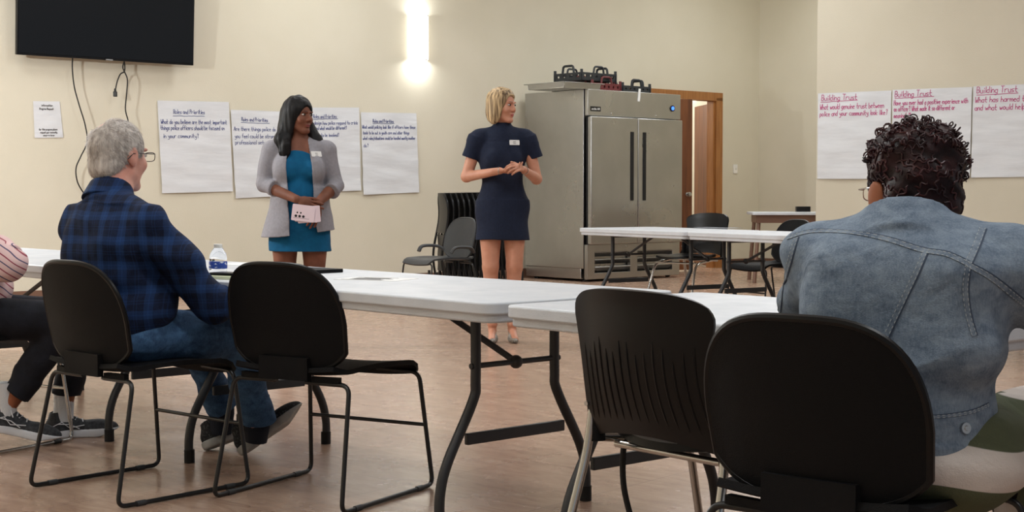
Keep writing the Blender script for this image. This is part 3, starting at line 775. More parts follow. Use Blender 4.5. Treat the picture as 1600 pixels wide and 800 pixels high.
tbz = place_table(folding_table(2.16, .80, ZT, 'white folding table end cut off beyond the striped shirt', inset=.3), T1(7.48+1.08, 3.15), T1a)
A2 = math.radians(-49); T2d = Vector((math.cos(A2), math.sin(A2), 0)); T2n = Vector((-T2d.y, T2d.x, 0))
c0 = on_z(779, 476, ZT)
tb2 = place_table(folding_table(1.3, .82, ZT, 'white folding table in front of the woman in the denim jacket', inset=.16), c0 + T2d*.66 + T2n*.41, A2)
d3 = Vector((.522, -.853, 0)); n3 = Vector((.853, .522, 0)); c3 = on_z(902, 356, .72); a3 = math.atan2(d3.y, d3.x)
tb3 = place_table(folding_table(1.48, .8, .72, 'white folding table standing before the refrigerator', inset=.2), c3 + d3*.745 + n3*.4, a3)
tb4 = place_table(folding_table(1.83, .8, .72, 'white folding table with a dark leaflet, in front of a ribbed black chair', inset=.25), c3 + d3*(1.50+.92) + n3*.4, a3)
tb5 = place_table(folding_table(1.83, .8, .72, 'white folding table continuing behind the denim shoulder', inset=.25), c3 + d3*(1.50+1.85+.92) + n3*.4, a3)
# side table near the far corner
t6 = empty('side_table', (0, 0, 0), 0, 'white-topped table with brown frame near the wall corner', 'table')
pa = at_y(1190, 333, 16.3); z6 = .80
mb = MB(); mb.rbox((0, 0, z6-.015), (.94, .75, .03), .03, 4); mb.build('tabletop', M_table, t6, bevel=.004)
mb = MB()
for s_ in (-1, 1): mb.box((0, s_*.31, z6-.075), (.82, .02, .09)); mb.box((s_*.41, 0, z6-.075), (.02, .62, .09))
mb.build('apron', M_base, t6)
for s_ in (-1, 1):
    for q in (-1, 1):
        mb = MB(); mb.tube([(s_*.39, q*.28, z6-.12), (s_*.44, q*.33, 0)], .022, 8); mb.build('leg', M_base, t6)
t6.location = (pa.x+.44, pa.y+.62, 0); t6.rotation_euler = (0, 0, math.radians(-4))
m_ = MB(); m_.rbox((0, 0, .035), (.16, .1, .06), .012, 4); o = m_.build('card_reader', M_black_s, loc=(t6.location.x+.12, t6.location.y-.1, z6)); tag(o, 'small dark box standing on the table near the wall corner', 'box')

# ------------------------------------------------------------------ sled chairs (local: faces +Y)
def back_pt(u, v, W0=.232, z0=.435, z1=.797, y0=-.205, y1=-.285, dish=.035, zc=.60):
    a = abs(u); x = u*W0
    top = zc+(z1-zc)*max(0.0, 1-a**3.4)**(1/2.3); bot = z0+.045*a*a+.03*a**8
    z = bot+(top-bot)*v; x *= 1-.06*max(0, (.60-z)/.17)
    return (x, y0+(y1-y0)*(z-z0)/(z1-z0)+dish*(x/W0)**2, z)
def seat_pt(u, v, W0=.232):
    x = (2*u-1); yy = -.225+.475*v
    w = W0*(1-.06*(1-v)-.25*max(0, (abs(v-.5)*2-.8)/.2)**3*.3)
    z = .425 + .012*x*x + .014*math.sin(PI*v*.9+.2) - .035*max(0, (v-.86)/.14)**2 + .02*max(0, (.16-v)/.16)**2
    return (x*w, yy, z)
def sled_chair(label, group, frame=None, shell=None, arms=False, name='sled_chair'):
    frame = frame or M_frame; shell = shell or M_black
    t = empty(name, (0, 0, 0), 0, label, 'chair', group)
    mb = MB(); mb.sheet(seat_pt, 20, 18, .016); mb.build('seat', shell, t, angle=60)
    mb = MB(); mb.sheet(lambda u, v: back_pt(math.sin(PI*(u-.5)), v), 44, 20, .012)
    bk = mb.build('backrest', shell, t, angle=60)
    rim = [back_pt(-1, v/8) for v in range(0, 8)] + [back_pt(-math.cos(PI*k/36), 1) for k in range(0, 37)] + [back_pt(1, v/8) for v in range(7, -1, -1)] + [back_pt(math.cos(PI*k/20), 0) for k in range(1, 20)]
    m2 = MB(); m2.tube(rim, .0085, 8, closed=True); m2.build('rim', M_black_s if shell is M_black else shell, bk)
    m2 = MB()
    m2.sheet(lambda u, v: ((2*u-1)*.10, -.215+.04*v*v*0-.006+.0*v, .415+.075*v), 8, 4, .022)
    for s_ in (-1, 1): m2.sheet(lambda u, v, s_=s_: (s_*(.10+.10*u), -.20+.012*u, .41+.018*v), 6, 2, .02)
    m2.build('back_support', shell, t)
    for s_ in (-1, 1):
        P = rounded([(s_*.06, -.185, .405), (s_*.238, -.19, .405), (s_*.264, -.272, .0085), (s_*.264, .268, .0085), (s_*.236, .225, .405), (s_*.06, .225, .41)], .035, 6)
        m2 = MB(); m2.tube(P, .0078, 10); lg = m2.build('sled_leg', frame, t)
        m3 = MB(); m3.cyl((s_*.264, -.2, .0085), (s_*.264, -.165, .0085), .0098); m3.cyl((s_*.264, .165, .0085), (s_*.264, .2, .0085), .0098); m3.build('glide', M_clear if 0 else M_greyp, lg)
    m2 = MB(); m2.cyl((-.249, .245, .22), (.249, .245, .22), .0066); m2.build('stretcher', frame, t)
    if arms:
        for s_ in (-1, 1):
            m2 = MB(); m2.tube(spline([(s_*.22, -.21, .50), (s_*.26, -.15, .54), (s_*.275, -.05, .55), (s_*.275, .02, .54), (s_*.27, .05, .50)], 6), .014, 10, flat=1.6); m2.build('armrest', shell, t)
    return t
def face(deg): return math.radians(deg-90)
gfront = 'black sled chairs'
ch1 = sled_chair('black plastic sled chair that the man in plaid is sitting on', gfront); ch1.location = (-1.30, 5.11, 0); ch1.rotation_euler.z = face(49)
ch2 = copy_tree(ch1); tag(ch2, 'empty black sled chair pushed up to the table beside the man in plaid'); ch2.location = (-.639, 5.01, 0); ch2.rotation_euler.z = face(60.6)
ch4 = copy_tree(ch1); tag(ch4, 'black sled chair under the woman in the denim jacket'); ch4.location = (.705, 2.93, 0); ch4.rotation_euler.z = face(50)
ch0 = sled_chair('black chair with a chrome frame under the person in the striped shirt', 'chrome framed chairs', frame=M_chrome); ch0.location = (-2.185, 5.97, 0); ch0.rotation_euler.z = face(60)
cha = sled_chair('dark grey armchair standing empty before the rack of folded chairs', None, shell=M_greyp, arms=True, name='armchair'); cha.location = (-.64, 13.0, 0); cha.rotation_euler.z = face(215)
ch6 = copy_tree(ch1); tag(ch6, 'black chair facing the folding table, half hidden by the denim shoulder'); ch6.location = (2.12, 12.05, 0); ch6.rotation_euler.z = face(208)

# ------------------------------------------------------------------ ribbed chairs with chrome legs (local: faces +Y)
def rib_pt(u, v):
    # u -1..1, v 0..1 ; waisted outline, arched lower edge
    hw = .204 + .022*abs((v-.55)/.45)**1.8
    if v > .86: hw *= 1-.10*((v-.86)/.14)**2
    z = .447+.355*v + .035*(1-u*u)*(1-v)**3 + (.012*(1-u*u)*v**3) - .02*abs(u)**6*v**4
    x = u*hw; y = -.20-.075*v-.035*math.sin(PI*v)*0 + .05*(u*u) - .018*math.sin(PI*min(1, v*1.1))
    return (x, y, z)
def ribbed_chair(label, group, ribs=True):
    t = empty('ribbed_chair', (0, 0, 0), 0, label, 'chair', group)
    mb = MB(); mb.sheet(lambda u, v: rib_pt(2*u-1, v), 26, 24, .012); bk = mb.build('backrest', M_black_s, t, angle=60)
    if ribs:
        for k in range(15):
            u = -.84+1.68*k/14; v1 = .66-.05*math.sin(k*1.7)
            m2 = MB(); m2.tube([Vector(rib_pt(u, .12+(v1-.12)*i/9))+Vector((0, -.006, 0)) for i in range(10)], [.0008]+[.003]*8+[.0008], 6); m2.build('rib', M_black_s, bk)
    for s_ in (-1, 1):
        m2 = MB(); m2.tube([(s_*.20, -.165, .44), (s_*.205, -.17, .56), (s_*.198, -.185, .63)], [.018, .018, .010], 10, flat=.8); u_ = m2.build('upright', M_black, t)
        m3 = MB(); m3.cyl((s_*.222, -.175, .53), (s_*.226, -.175, .53), .006); m3.cyl((s_*.21, -.19, .53), (s_*.21, -.196, .53), .006); m3.build('screw', M_screw, u_)
        m2 = MB(); m2.tube(rounded([(s_*.205, -.165, .60), (s_*.215, -.185, .42), (s_*.245, -.30, .0052)], .05), .011, 12); lg = m2.build('leg', M_chrome, t)
        m3 = MB(); m3.cyl((s_*.245, -.30, 0), (s_*.2445, -.297, .03), .015); m3.build('foot_cap', M_rubber, lg)
        m2 = MB(); m2.tube(rounded([(s_*.212, -.18, .45), (s_*.20, .0, .425), (s_*.21, .16, .40), (s_*.24, .27, .0052)], .06), .0105, 12); lg = m2.build('leg', M_chrome, t)
        m3 = MB(); m3.cyl((s_*.24, .27, 0), (s_*.2395, .268, .03), .015); m3.build('foot_cap', M_rubber, lg)
    m2 = MB(); m2.cyl((-.205, -.1, .425), (.205, -.1, .425), .009); m2.cyl((-.207, .15, .405), (.207, .15, .405), .009); m2.build('stretcher', M_chrome, t)
    def sp(u, v):
        a = 2*PI*u; r = v; cx = math.copysign(abs(math.cos(a))**.75, math.cos(a)); sy = math.copysign(abs(math.sin(a))**.75, math.sin(a))
        return (cx*r*.205, .03+sy*r*.205, .442+.018*r*r-.03*max(0, sy*r-.6))
    mb = MB(); mb.sheet(lambda u, v: (lambda a, b: (a*.208*math.sqrt(max(0, 1-b*b*.42)), .035+b*.215*math.sqrt(max(0, 1-a*a*.35)), .445+.012*(a*a+b*b)-.022*max(0, b-.6)))(2*u-1, 2*v-1), 18, 18, .018)
    mb.build('seat', M_black_s, t, angle=60)
    return t
ch3 = ribbed_chair('black chair with a ribbed back and chrome legs, empty at the table junction', 'ribbed chrome-legged chairs'); ch3.location = (.46, 3.43, 0); ch3.rotation_euler.z = face(40)
ch5 = copy_tree(ch3); tag(ch5, 'ribbed black chair facing the folding table before the doorway'); ch5.location = (1.53, 12.72, 0); ch5.rotation_euler.z = face(222); ch5.scale = (1.1, 1.1, 1.04)
# chair with an open grip in its back, beyond the denim shoulder
def grip_chair(label):
    t = empty('stacking_chair', (0, 0, 0), 0, label, 'chair')
    def f(u, v): 
        x = (2*u-1); hw = .23*(1-.25*max(0, v-.6)/.4*abs(x)); return (x*hw, -.22-.05*v+.05*x*x, .46+.40*v-.05*x*x*v)
    mb = MB(); mb.sheet(lambda u, v: f(u, v*.70), 18, 14, .014); bk = mb.build('backrest', M_black, t, angle=60)
    m2 = MB(); m2.tube(spline([f(.03, .68), f(.04, .85), f(.2, .98), f(.5, 1.0), f(.8, .98), f(.96, .85), f(.97, .68)], 6), .017, 10); m2.build('grip', M_black, bk)
    mb = MB(); mb.sheet(seat_pt, 14, 12, .016); mb.build('seat', M_black, t)
    for s_ in (-1, 1):
        for q in (-1, 1):
            m2 = MB(); m2.tube([(s_*.2, q*.18, .42), (s_*.24, q*.25, 0)], .011, 10); m2.build('leg', M_frame, t)
        m2 = MB(); m2.tube([(s_*.2, -.18, .42), (s_*.2, -.23, .5)], .011, 8); m2.build('back_post', M_frame, t)
    return t
ch7 = grip_chair('dark chair with an open grip, at the folding table beyond the denim shoulder'); q = at_y(1606, 350, 10.1); ch7.location = (q.x+.05, q.y+.1, 0); ch7.rotation_euler.z = face(215)

# ------------------------------------------------------------------ rack of folded chairs
rk = wall1(722, 400, .75); RKA = math.radians(14); rd_ = Vector((math.cos(RKA), math.sin(RKA), 0)); rn_ = Vector((math.sin(RKA), -math.cos(RKA), 0))
base = at_y(684, 400, 14.7); base.z = 0
NF = 14; ST = .055
rack = empty('chair_cart', base + rd_*(NF*ST/2), RKA, 'low dark cart carrying the row of folded black chairs', 'cart')
mb = MB(); LL = NF*ST+.1
for s_ in (-1, 1): mb.tube(rounded([(-LL/2, s_*.2, .24), (-LL/2, s_*.2, .13), (LL/2, s_*.2, .13), (LL/2, s_*.2, .24)], .04), .014, 8)
for x in (-LL/2, 0, LL/2): mb.cyl((x, -.2, .13), (x, .2, .13), .012)
mb.build('frame', M_frame, rack)
for sx in (-1, 1):
    for s_ in (-1, 1):
        m2 = MB(); m2.cyl((sx*(LL/2-.06), s_*.2-.012, .05), (sx*(LL/2-.06), s_*.2+.012, .05), .05, seg=16); m2.cyl((sx*(LL/2-.06), s_*.2, .05), (sx*(LL/2-.06), s_*.2, .13), .01); m2.build('caster', M_rubber, rack)
def folded_chair(label):
    t = empty('folded_chair', (0, 0, 0), 0, label, 'chair', 'folded chairs on the cart')
    # local: thickness along X, width along Y, height along Z
    def prof(z): return .032*math.sin((z-.60)*7.0)
    mb = MB(); mb.sheet(lambda u, v: (prof(.62+.40*v)-.010+.012*(2*u-1)**2-.035*max(0, (v-.8)/.2)**2*0, (2*u-1)*.225*(1-.30*max(0, (v-.65)/.35)**2.5), .62+.40*v), 12, 14, .012); mb.build('backrest', M_black_s, t, angle=60)
    mb = MB(); mb.sheet(lambda u, v: (.012+.006*math.sin(PI*v), (2*u-1)*.20, .24+.36*v), 10, 8, .012); mb.build('seat', M_black_s, t, angle=60)
    for s_ in (-1, 1):
        m2 = MB(); m2.tube([(prof(z), s_*(.226-.09*max(0, (z-.88)/.12)**2.5), z) for z in [.16+.04*i for i in range(22)]], .012, 8); m2.build('leg', M_black_s, t)
        m2 = MB(); m2.tube([(.026, s_*.208, .16), (.024, s_*.208, .62)], .009, 8); m2.build('leg', M_frame, t)
    return t
fc0 = folded_chair('folded black chair hanging at the outer end of the cart')
for i in range(NF):
    o = fc0 if i == 0 else copy_tree(fc0)
    p = base + rd_*(i*ST+.03); o.location = (p.x, p.y, .0+.001*i); o.rotation_euler = (0, 0, RKA)
    if i: tag(o, 'folded black chair in the middle of the row on the cart' if i < NF-1 else 'folded black chair ending the row behind the navy dress')
# ------------------------------------------------------------------ small things on the tables
def bottle():
    p = on_z(341, 432, ZT); t = empty('water_bottle', p, 0, 'clear plastic water bottle with a blue label on the white table', 'bottle')
    mb = MB(); mb.lathe([(.001, 0), (.026, .0), (.032, .0052), (.033, .03), (.0325, .036), (.033, .04), (.0325, .085), (.033, .09), (.033, .105), (.029, .13), (.018, .158), (.0135, .165), (.0135, .175)], seg=28); mb.build('body', M_clear, t)
    mb = MB(); mb.lathe([(.0136, .162), (.0160, .162), (.0160, .182), (.014, .184), (.001, .184)], seg=20); mb.build('cap', M_white, t)
    mb = MB(); mb.lathe([(.0336, .045), (.0340, .046), (.0340, .085), (.0336, .086)], seg=28); mb.build('label', M_label, t)
    t.scale = (1.0, 1.0, .66)
bottle()
def slab(name, px, py, sx, sy, sz, ang, m, label, cat, z=ZT, lift=0.0, bev=.002):
    p = on_z(px, py, z+lift); mb = MB(); mb.rbox((0, 0, sz/2), (sx, sy, sz), min(sx, sy)*.06, 3); o = mb.build(name, m, loc=p, rot=(0, 0, math.radians(ang)), bevel=bev)
    return tag(o, label, cat)
slab('notepad', 356, 435, .20, .13, .012, -30, mat('pale_yellow_paper', (222, 226, 190), .8), 'small pale yellow notepad on the table edge beside the man', 'notepad')
slab('phone', 362, 430, .15, .075, .010, -30, M_black_s, 'black phone lying on the yellow notepad', 'phone', lift=.0125)
slab('tablet_case', 478, 425, .26, .17, .014, -42, M_black, 'black folder lying on the white table behind the empty chair', 'folder')
slab('paper_sheet', 395, 413, .29, .22, .0015, -42, M_paper_s, 'white paper lying near the far table edge behind the bottle', 'paper', bev=0)
slab('paper_sheet', 588, 436, .26, .18, .001, -25, M_paper_s, 'printed paper lying in the middle of the long white table', 'paper', bev=0)
o = bpy.data.objects[-1]
p_ = [x for x in bpy.data.objects if x.get('label', '').startswith('printed paper')][0]
mb = MB()
for k in range(7): mb.box((-.02+.01*(k % 2), -.07+.02*k, .0016), (.17-.03*(k % 3), .005, .0004))
mb.build('print', M_greyink, p_, smooth=False)
slab('leaflet', 1122, 356, .40, .2, .002, -50, mat('dark_leaflet_print', (96, 100, 108), .5, col2=(190, 194, 200), nscale=9), 'dark printed leaflet lying on the folding table before the doorway', 'leaflet', z=.72, bev=0)
# strap hanging from the ribbed chair's seat
R_ = Matrix.Rotation(face(40), 4, 'Z'); 
def c3p(x, y, z): return Vector((.46, 3.43, 0)) + (R_ @ Vector((x, y, z)))
P = spline([c3p(-.14, .06, .462), c3p(-.19, -.03, .475), c3p(-.2, -.075, .44), c3p(-.195, -.08, .30), c3p(-.15, -.04, .16), c3p(-.02, .05, .05), c3p(.12, .12, .14), c3p(.19, .16, .32), c3p(.215, .10, .455)], 10)
mb = MB(); mb.tube(P, .0075, 8); st = mb.build('bag_strap', M_rubber); tag(st, 'black strap with a metal ring looping under the ribbed chair seat', 'strap')
mb = MB(); c_ = c3p(-.15, .02, .474); mb.tube([c_+Vector((.026*math.cos(a*PI/8), .026*math.sin(a*PI/8), 0)) for a in range(16)], .0025, 6, closed=True); mb.build('ring', M_chrome, st)

# ================================================================== PEOPLE
def fabric(name, fn, rough=.85, bump=.35, bscale=350, wr=.0, wscale=9):
    m = bpy.data.materials.new(name); m.use_nodes = True; nt = m.node_tree; b = nt.nodes['Principled BSDF']
    b.inputs['Roughness'].default_value = rough; b.inputs['Specular IOR Level'].default_value = .25
    tc = N(nt, 'ShaderNodeTexCoord'); col = fn(nt, tc.outputs['Object']); nt.links.new(col, b.inputs['Base Color'])
    n = N(nt, 'ShaderNodeTexNoise'); n.inputs['Scale'].default_value = bscale; nt.links.new(tc.outputs['Object'], n.inputs['Vector'])
    n2 = N(nt, 'ShaderNodeTexNoise'); n2.inputs['Scale'].default_value = wscale; n2.inputs['Detail'].default_value = 3; n2.inputs['Distortion'].default_value = .8; nt.links.new(tc.outputs['Object'], n2.inputs['Vector'])
    h = mth(nt, 'ADD', mth(nt, 'MULTIPLY', n.outputs['Fac'], .12), mth(nt, 'MULTIPLY', n2.outputs['Fac'], wr))
    bp = N(nt, 'ShaderNodeBump'); bp.inputs['Strength'].default_value = bump; bp.inputs['Distance'].default_value = .02
    nt.links.new(h, bp.inputs['Height']); nt.links.new(bp.outputs[0], b.inputs['Normal']); return m
def noise_mix(nt, v, a, c, scale=20, lo=.4, hi=.6, detail=5, st=(1, 1, 1), dist=0.0):
    mp = N(nt, 'ShaderNodeMapping'); mp.inputs['Scale'].default_value = st; nt.links.new(v, mp.inputs['Vector'])
    n = N(nt, 'ShaderNodeTexNoise'); n.inputs['Scale'].default_value = scale; n.inputs['Detail'].default_value = detail; n.inputs['Distortion'].default_value = dist
    nt.links.new(mp.outputs[0], n.inputs['Vector'])
    mr = N(nt, 'ShaderNodeMapRange'); mr.inputs['From Min'].default_value = lo; mr.inputs['From Max'].default_value = hi; nt.links.new(n.outputs['Fac'], mr.inputs['Value'])
    return mixc(nt, mr.outputs[0], a, c)
def f_denim(light, dark):
    def fn(nt, v):
        a = noise_mix(nt, v, lin(dark), lin(light), 26, .3, .72, 9, (1, 1, 1.6), .4)
        f = noise_mix(nt, v, (0, 0, 0, 1), (1, 1, 1, 1), 260, .4, .66, 3, (1, 1, .35))
        return mixc(nt, mth(nt, 'MULTIPLY', f, .22), a, lin(tuple(min(255, x+30) for x in light)))
    return fn
def f_flat(c, c2=None, sc=12): return lambda nt, v: noise_mix(nt, v, lin(c), lin(c2 or tuple(min(255, x*1.12+2) for x in c)), sc)
def f_plaid(nt, v):
    sp = N(nt, 'ShaderNodeSeparateXYZ'); wp = N(nt, 'ShaderNodeTexNoise'); wp.inputs['Scale'].default_value = 5; nt.links.new(v, wp.inputs['Vector'])
    ad = N(nt, 'ShaderNodeVectorMath'); ad.operation = 'MULTIPLY_ADD'; nt.links.new(wp.outputs['Color'], ad.inputs[0]); ad.inputs[1].default_value = (.02, .02, .02); nt.links.new(v, ad.inputs[2])
    nt.links.new(ad.outputs[0], sp.inputs[0])
    def stripes(x, per, ws):
        f = mth(nt, 'FRACT', mth(nt, 'MULTIPLY', x, 1/per)); tot = None
        for c0, w, amp in ws:
            g = mth(nt, 'MULTIPLY', mth(nt, 'LESS_THAN', mth(nt, 'ABSOLUTE', mth(nt, 'SUBTRACT', f, c0)), w/2), amp)
            tot = g if tot is None else mth(nt, 'ADD', tot, g)
        return tot
    xx = mth(nt, 'ADD', sp.outputs[0], mth(nt, 'MULTIPLY', sp.outputs[1], .55))
    A = stripes(xx, .085, [(.3, .34, .55), (.30, .05, .3), (.75, .035, .35), (.86, .035, .35)])
    B = stripes(sp.outputs[2], .085, [(.3, .34, .55), (.30, .05, .3), (.75, .035, .35), (.86, .035, .35)])
    f = mth(nt, 'MULTIPLY', mth(nt, 'ADD', A, B), .62)
    base = noise_mix(nt, v, lin((14, 22, 44)), lin((20, 32, 60)), 30)
    return mixc(nt, f, base, lin((34, 66, 116)))
def f_stripe(nt, v):
    sp = N(nt, 'ShaderNodeSeparateXYZ'); wp = N(nt, 'ShaderNodeTexNoise'); wp.inputs['Scale'].default_value = 4; nt.links.new(v, wp.inputs['Vector'])
    ad = N(nt, 'ShaderNodeVectorMath'); ad.operation = 'MULTIPLY_ADD'; nt.links.new(wp.outputs['Color'], ad.inputs[0]); ad.inputs[1].default_value = (.06, .06, .06); nt.links.new(v, ad.inputs[2])
    nt.links.new(ad.outputs[0], sp.inputs[0])
    t = mth(nt, 'ADD', mth(nt, 'MULTIPLY', sp.outputs[2], .8), mth(nt, 'MULTIPLY', sp.outputs[1], .65))
    f = mth(nt, 'FRACT', mth(nt, 'MULTIPLY', t, 1/.024)); g = mth(nt, 'LESS_THAN', f, .2)
    f2 = mth(nt, 'FRACT', mth(nt, 'MULTIPLY', t, 1/.048)); g2 = mth(nt, 'LESS_THAN', f2, .45)
    ink = mixc(nt, g2, lin((150, 70, 84)), lin((92, 84, 112)))
    return mixc(nt, g, lin((222, 190, 188)), ink)
def f_swirl(nt, v):
    mp = N(nt, 'ShaderNodeMapping'); mp.inputs['Scale'].default_value = (1, 1, 1.5); mp.inputs['Location'].default_value = (.04, -.05, .02); nt.links.new(v, mp.inputs['Vector'])
    w = N(nt, 'ShaderNodeTexWave'); w.wave_type = 'RINGS'; w.rings_direction = 'SPHERICAL'; w.inputs['Scale'].default_value = 1.55; w.inputs['Distortion'].default_value = 2.2; w.inputs['Detail'].default_value = .6; w.inputs['Detail Scale'].default_value = .8; w.inputs['Phase Offset'].default_value = 2.6
    nt.links.new(mp.outputs[0], w.inputs['Vector'])
    mr = N(nt, 'ShaderNodeMapRange'); mr.inputs['From Min'].default_value = .46; mr.inputs['From Max'].default_value = .50; nt.links.new(w.outputs['Fac'], mr.inputs['Value'])
    return mixc(nt, mr.outputs[0], lin((84, 88, 66)), lin((205, 194, 186)))
M_plaid = fabric('blue_plaid_flannel', f_plaid, wr=.9, bump=.45)
M_jeans = fabric('blue_jeans_denim', f_denim((70, 104, 140), (36, 62, 96)), wr=1.0, bump=.5, wscale=14)
M_denim = fabric('faded_light_denim', f_denim((128, 142, 156), (88, 102, 120)), wr=1.0, bump=.55, wscale=11)
M_denim_s = fabric('denim_seam', f_denim((134, 146, 158), (78, 92, 110)), bump=.5, bscale=200)
M_thread = mat('pale_thread', (160, 166, 170), .8)
M_seam_shadow = mat('painted_seam_shadow', (58, 70, 88), .8)
M_stripe = fabric('pink_striped_cotton', f_stripe, wr=.9, bump=.4)
M_blackc = fabric('black_trouser_cloth', f_flat((26, 27, 33), (34, 36, 44)), wr=.8, bump=.4)
M_swirl = fabric('olive_and_cream_swirl_cloth', f_swirl, wr=.9, bump=.5, wscale=12)
M_navy = fabric('navy_dress_cloth', f_flat((24, 31, 50), (27, 35, 55), 60), wr=.55, bump=.35, wscale=12)
M_teal = fabric('teal_dress_cloth', f_flat((6, 82, 122), (8, 88, 129), 30), wr=.6, bump=.35, wscale=10)
M_blazer = fabric('grey_blazer_cloth', f_flat((138, 136, 142), (144, 142, 148), 60), wr=.9, bump=.4, wscale=9)
M_skin_f = mat('light_tanned_skin', (192, 134, 108), .5, col2=(202, 146, 120), nscale=14, sss=.15)
M_skin_m = mat('pinkish_skin', (206, 142, 124), .5, col2=(220, 164, 146), nscale=16, sss=.15)
M_scalp = mat('reddened_scalp', (214, 146, 130), .5, col2=(224, 164, 148), nscale=30, sss=.1)
M_skin_b = mat('deep_brown_skin', (108, 68, 52), .58, spec=.3, col2=(128, 82, 64), nscale=14, sss=.1)
M_skin_d = mat('warm_brown_skin', (146, 88, 60), .55, spec=.3, col2=(160, 98, 68), nscale=14, sss=.1)
M_lip_f = mat('rose_lips', (176, 96, 88), .35); M_lip_b = mat('dark_rose_lips', (120, 62, 58), .35)
M_brow = mat('brown_eyebrow', (88, 62, 46), .8); M_brow_b = mat('black_eyebrow', (34, 24, 22), .8)
M_eye = mat('eye_white', (190, 184, 178), .3); M_iris = mat('dark_iris', (48, 34, 26), .15)
def hair_mat(name, c1, c2, c3=None, st=(60, 60, 3), rough=.45, sc=1.0, bump=.6):
    m = bpy.data.materials.new(name); m.use_nodes = True; nt = m.node_tree; b = nt.nodes['Principled BSDF']; b.inputs['Roughness'].default_value = rough; b.inputs['Specular IOR Level'].default_value = .2
    tc = N(nt, 'ShaderNodeTexCoord'); mp = N(nt, 'ShaderNodeMapping'); mp.inputs['Scale'].default_value = st; nt.links.new(tc.outputs['Object'], mp.inputs['Vector'])
    n = N(nt, 'ShaderNodeTexNoise'); n.inputs['Scale'].default_value = sc; n.inputs['Detail'].default_value = 6; nt.links.new(mp.outputs[0], n.inputs['Vector'])
    r = N(nt, 'ShaderNodeValToRGB'); r.color_ramp.elements[0].color = lin(c1); r.color_ramp.elements[1].color = lin(c2); r.color_ramp.elements[0].position = .36; r.color_ramp.elements[1].position = .64
    nt.links.new(n.outputs['Fac'], r.inputs['Fac']); nt.links.new(r.outputs[0], b.inputs['Base Color'])
    bp = N(nt, 'ShaderNodeBump'); bp.inputs['Strength'].default_value = bump; bp.inputs['Distance'].default_value = .008; nt.links.new(n.outputs['Fac'], bp.inputs['Height']); nt.links.new(bp.outputs[0], b.inputs['Normal'])
    return m
M_hair_bl = hair_mat('streaked_blonde_hair', (92, 72, 52), (206, 178, 136), st=(70, 70, 5))
M_hair_bk = hair_mat('black_straight_hair', (9, 8, 9), (20, 18, 19), st=(80, 80, 4), rough=.48)
M_hair_gr = hair_mat('short_grey_hair', (160, 150, 144), (212, 204, 196), st=(90, 90, 16), rough=.6)
M_hair_rd = hair_mat('dark_red_brown_curly_hair', (24, 14, 16), (46, 22, 24), st=(26, 26, 26), rough=.45)
M_curl = mat('dark_red_curl', (38, 17, 20), .42, col2=(66, 26, 28), nscale=20)
M_strand = mat('grey_hair_strand', (218, 210, 202), .5, col2=(160, 150, 143), nscale=60)

def rot_head(yaw, pitch=0, roll=0): return rotz(yaw) @ rotx(pitch) @ roty(roll)
def head(F, c, R, s=1.0, fem=True, jaw=1.0):
    c = np.array(c, float); P = lambda x, y, z: c + R @ (np.array([x, y, z])*s)
    f = 1.0 if fem else 1.06
    F.ell(P(0, -.012, .030), np.array([.075, .096, .090])*s, .02, R=R)
    F.ell(P(0, .020, -.030), np.array([.060*f, .068, .074])*s, .025, R=R)
    for q in (-1, 1):
        F.cap(P(q*.052*f, .0, -.055), P(q*.018, .062, -.096*jaw), .016*s, .015*s, .02)
        F.ell(P(q*.038, .062, -.022), np.array([.022, .020, .022])*s, .018, R=R)
        F.ell(P(q*.031, .090, .012), np.array([.0165, .013, .0105])*s, .010, 'sub', R=R)
        F.cap(P(q*.012, .092, .030), P(q*.045, .078, .030), .007*s, .006*s, .008)
    F.ell(P(0, .066, -.092*jaw), np.array([.022, .020, .017])*s, .018, R=R)
    F.cap(P(0, .084, .020), P(0, .103, -.020), .0075*s, .0095*s, .012)
    for q in (-1, 1): F.ell(P(q*.012, .094, -.026), np.array([.008, .009, .007])*s, .010, R=R)
    F.ell(P(0, .083, -.053), np.array([.024, .012, .006])*s, .006, R=R)
    F.ell(P(0, .081, -.0645), np.array([.020, .012, .0065])*s, .006, R=R)
    F.ell(P(0, .098, -.0585), np.array([.022, .010, .0018])*s, .003, 'sub', R=R)
    for q in (-1, 1):
        F.ell(P(q*.077, -.012, .002), np.array([.009, .021, .032])*s, .006, R=R @ rotz(q*-18)); F.ell(P(q*.076, -.004, -.026), np.array([.008, .010, .012])*s, .006, R=R)
        F.ell(P(q*.090, -.008, .004), np.array([.008, .010, .018])*s, .004, 'sub', R=R)
def head_paint(c, R, s=1.0, lip=1, brow=2):
    c = np.array(c, float); P = lambda x, y, z: c + R @ (np.array([x, y, z])*s)
    return [(lip, P(0, .094, -.059), np.array([.0235, .02, .0095])*s, R), (brow, P(-.030, .090, .0345), np.array([.020, .02, .0032])*s, R @ roty(5)), (brow, P(.030, .090, .0345), np.array([.020, .02, .0032])*s, R @ roty(-5))]
def eyes(parent, c, R, s=1.0):
    c = np.array(c, float)
    for q in (-1, 1):
        p = Vector(c + R @ (np.array([q*.031, .0755, .012])*s)); mb = MB(); mb.ball((0, 0, 0), (.0122*s, .0125*s, .0066*s), 14, 10)
        mb.tube([(0, .0095*s, 0), (0, .0130*s, 0)], [.0062*s, .0056*s], 14, mi=1)
        o = mb.build('eye', [M_eye, M_iris], parent); o.matrix_local = Matrix.Translation(p) @ Matrix(R.tolist()).to_4x4()
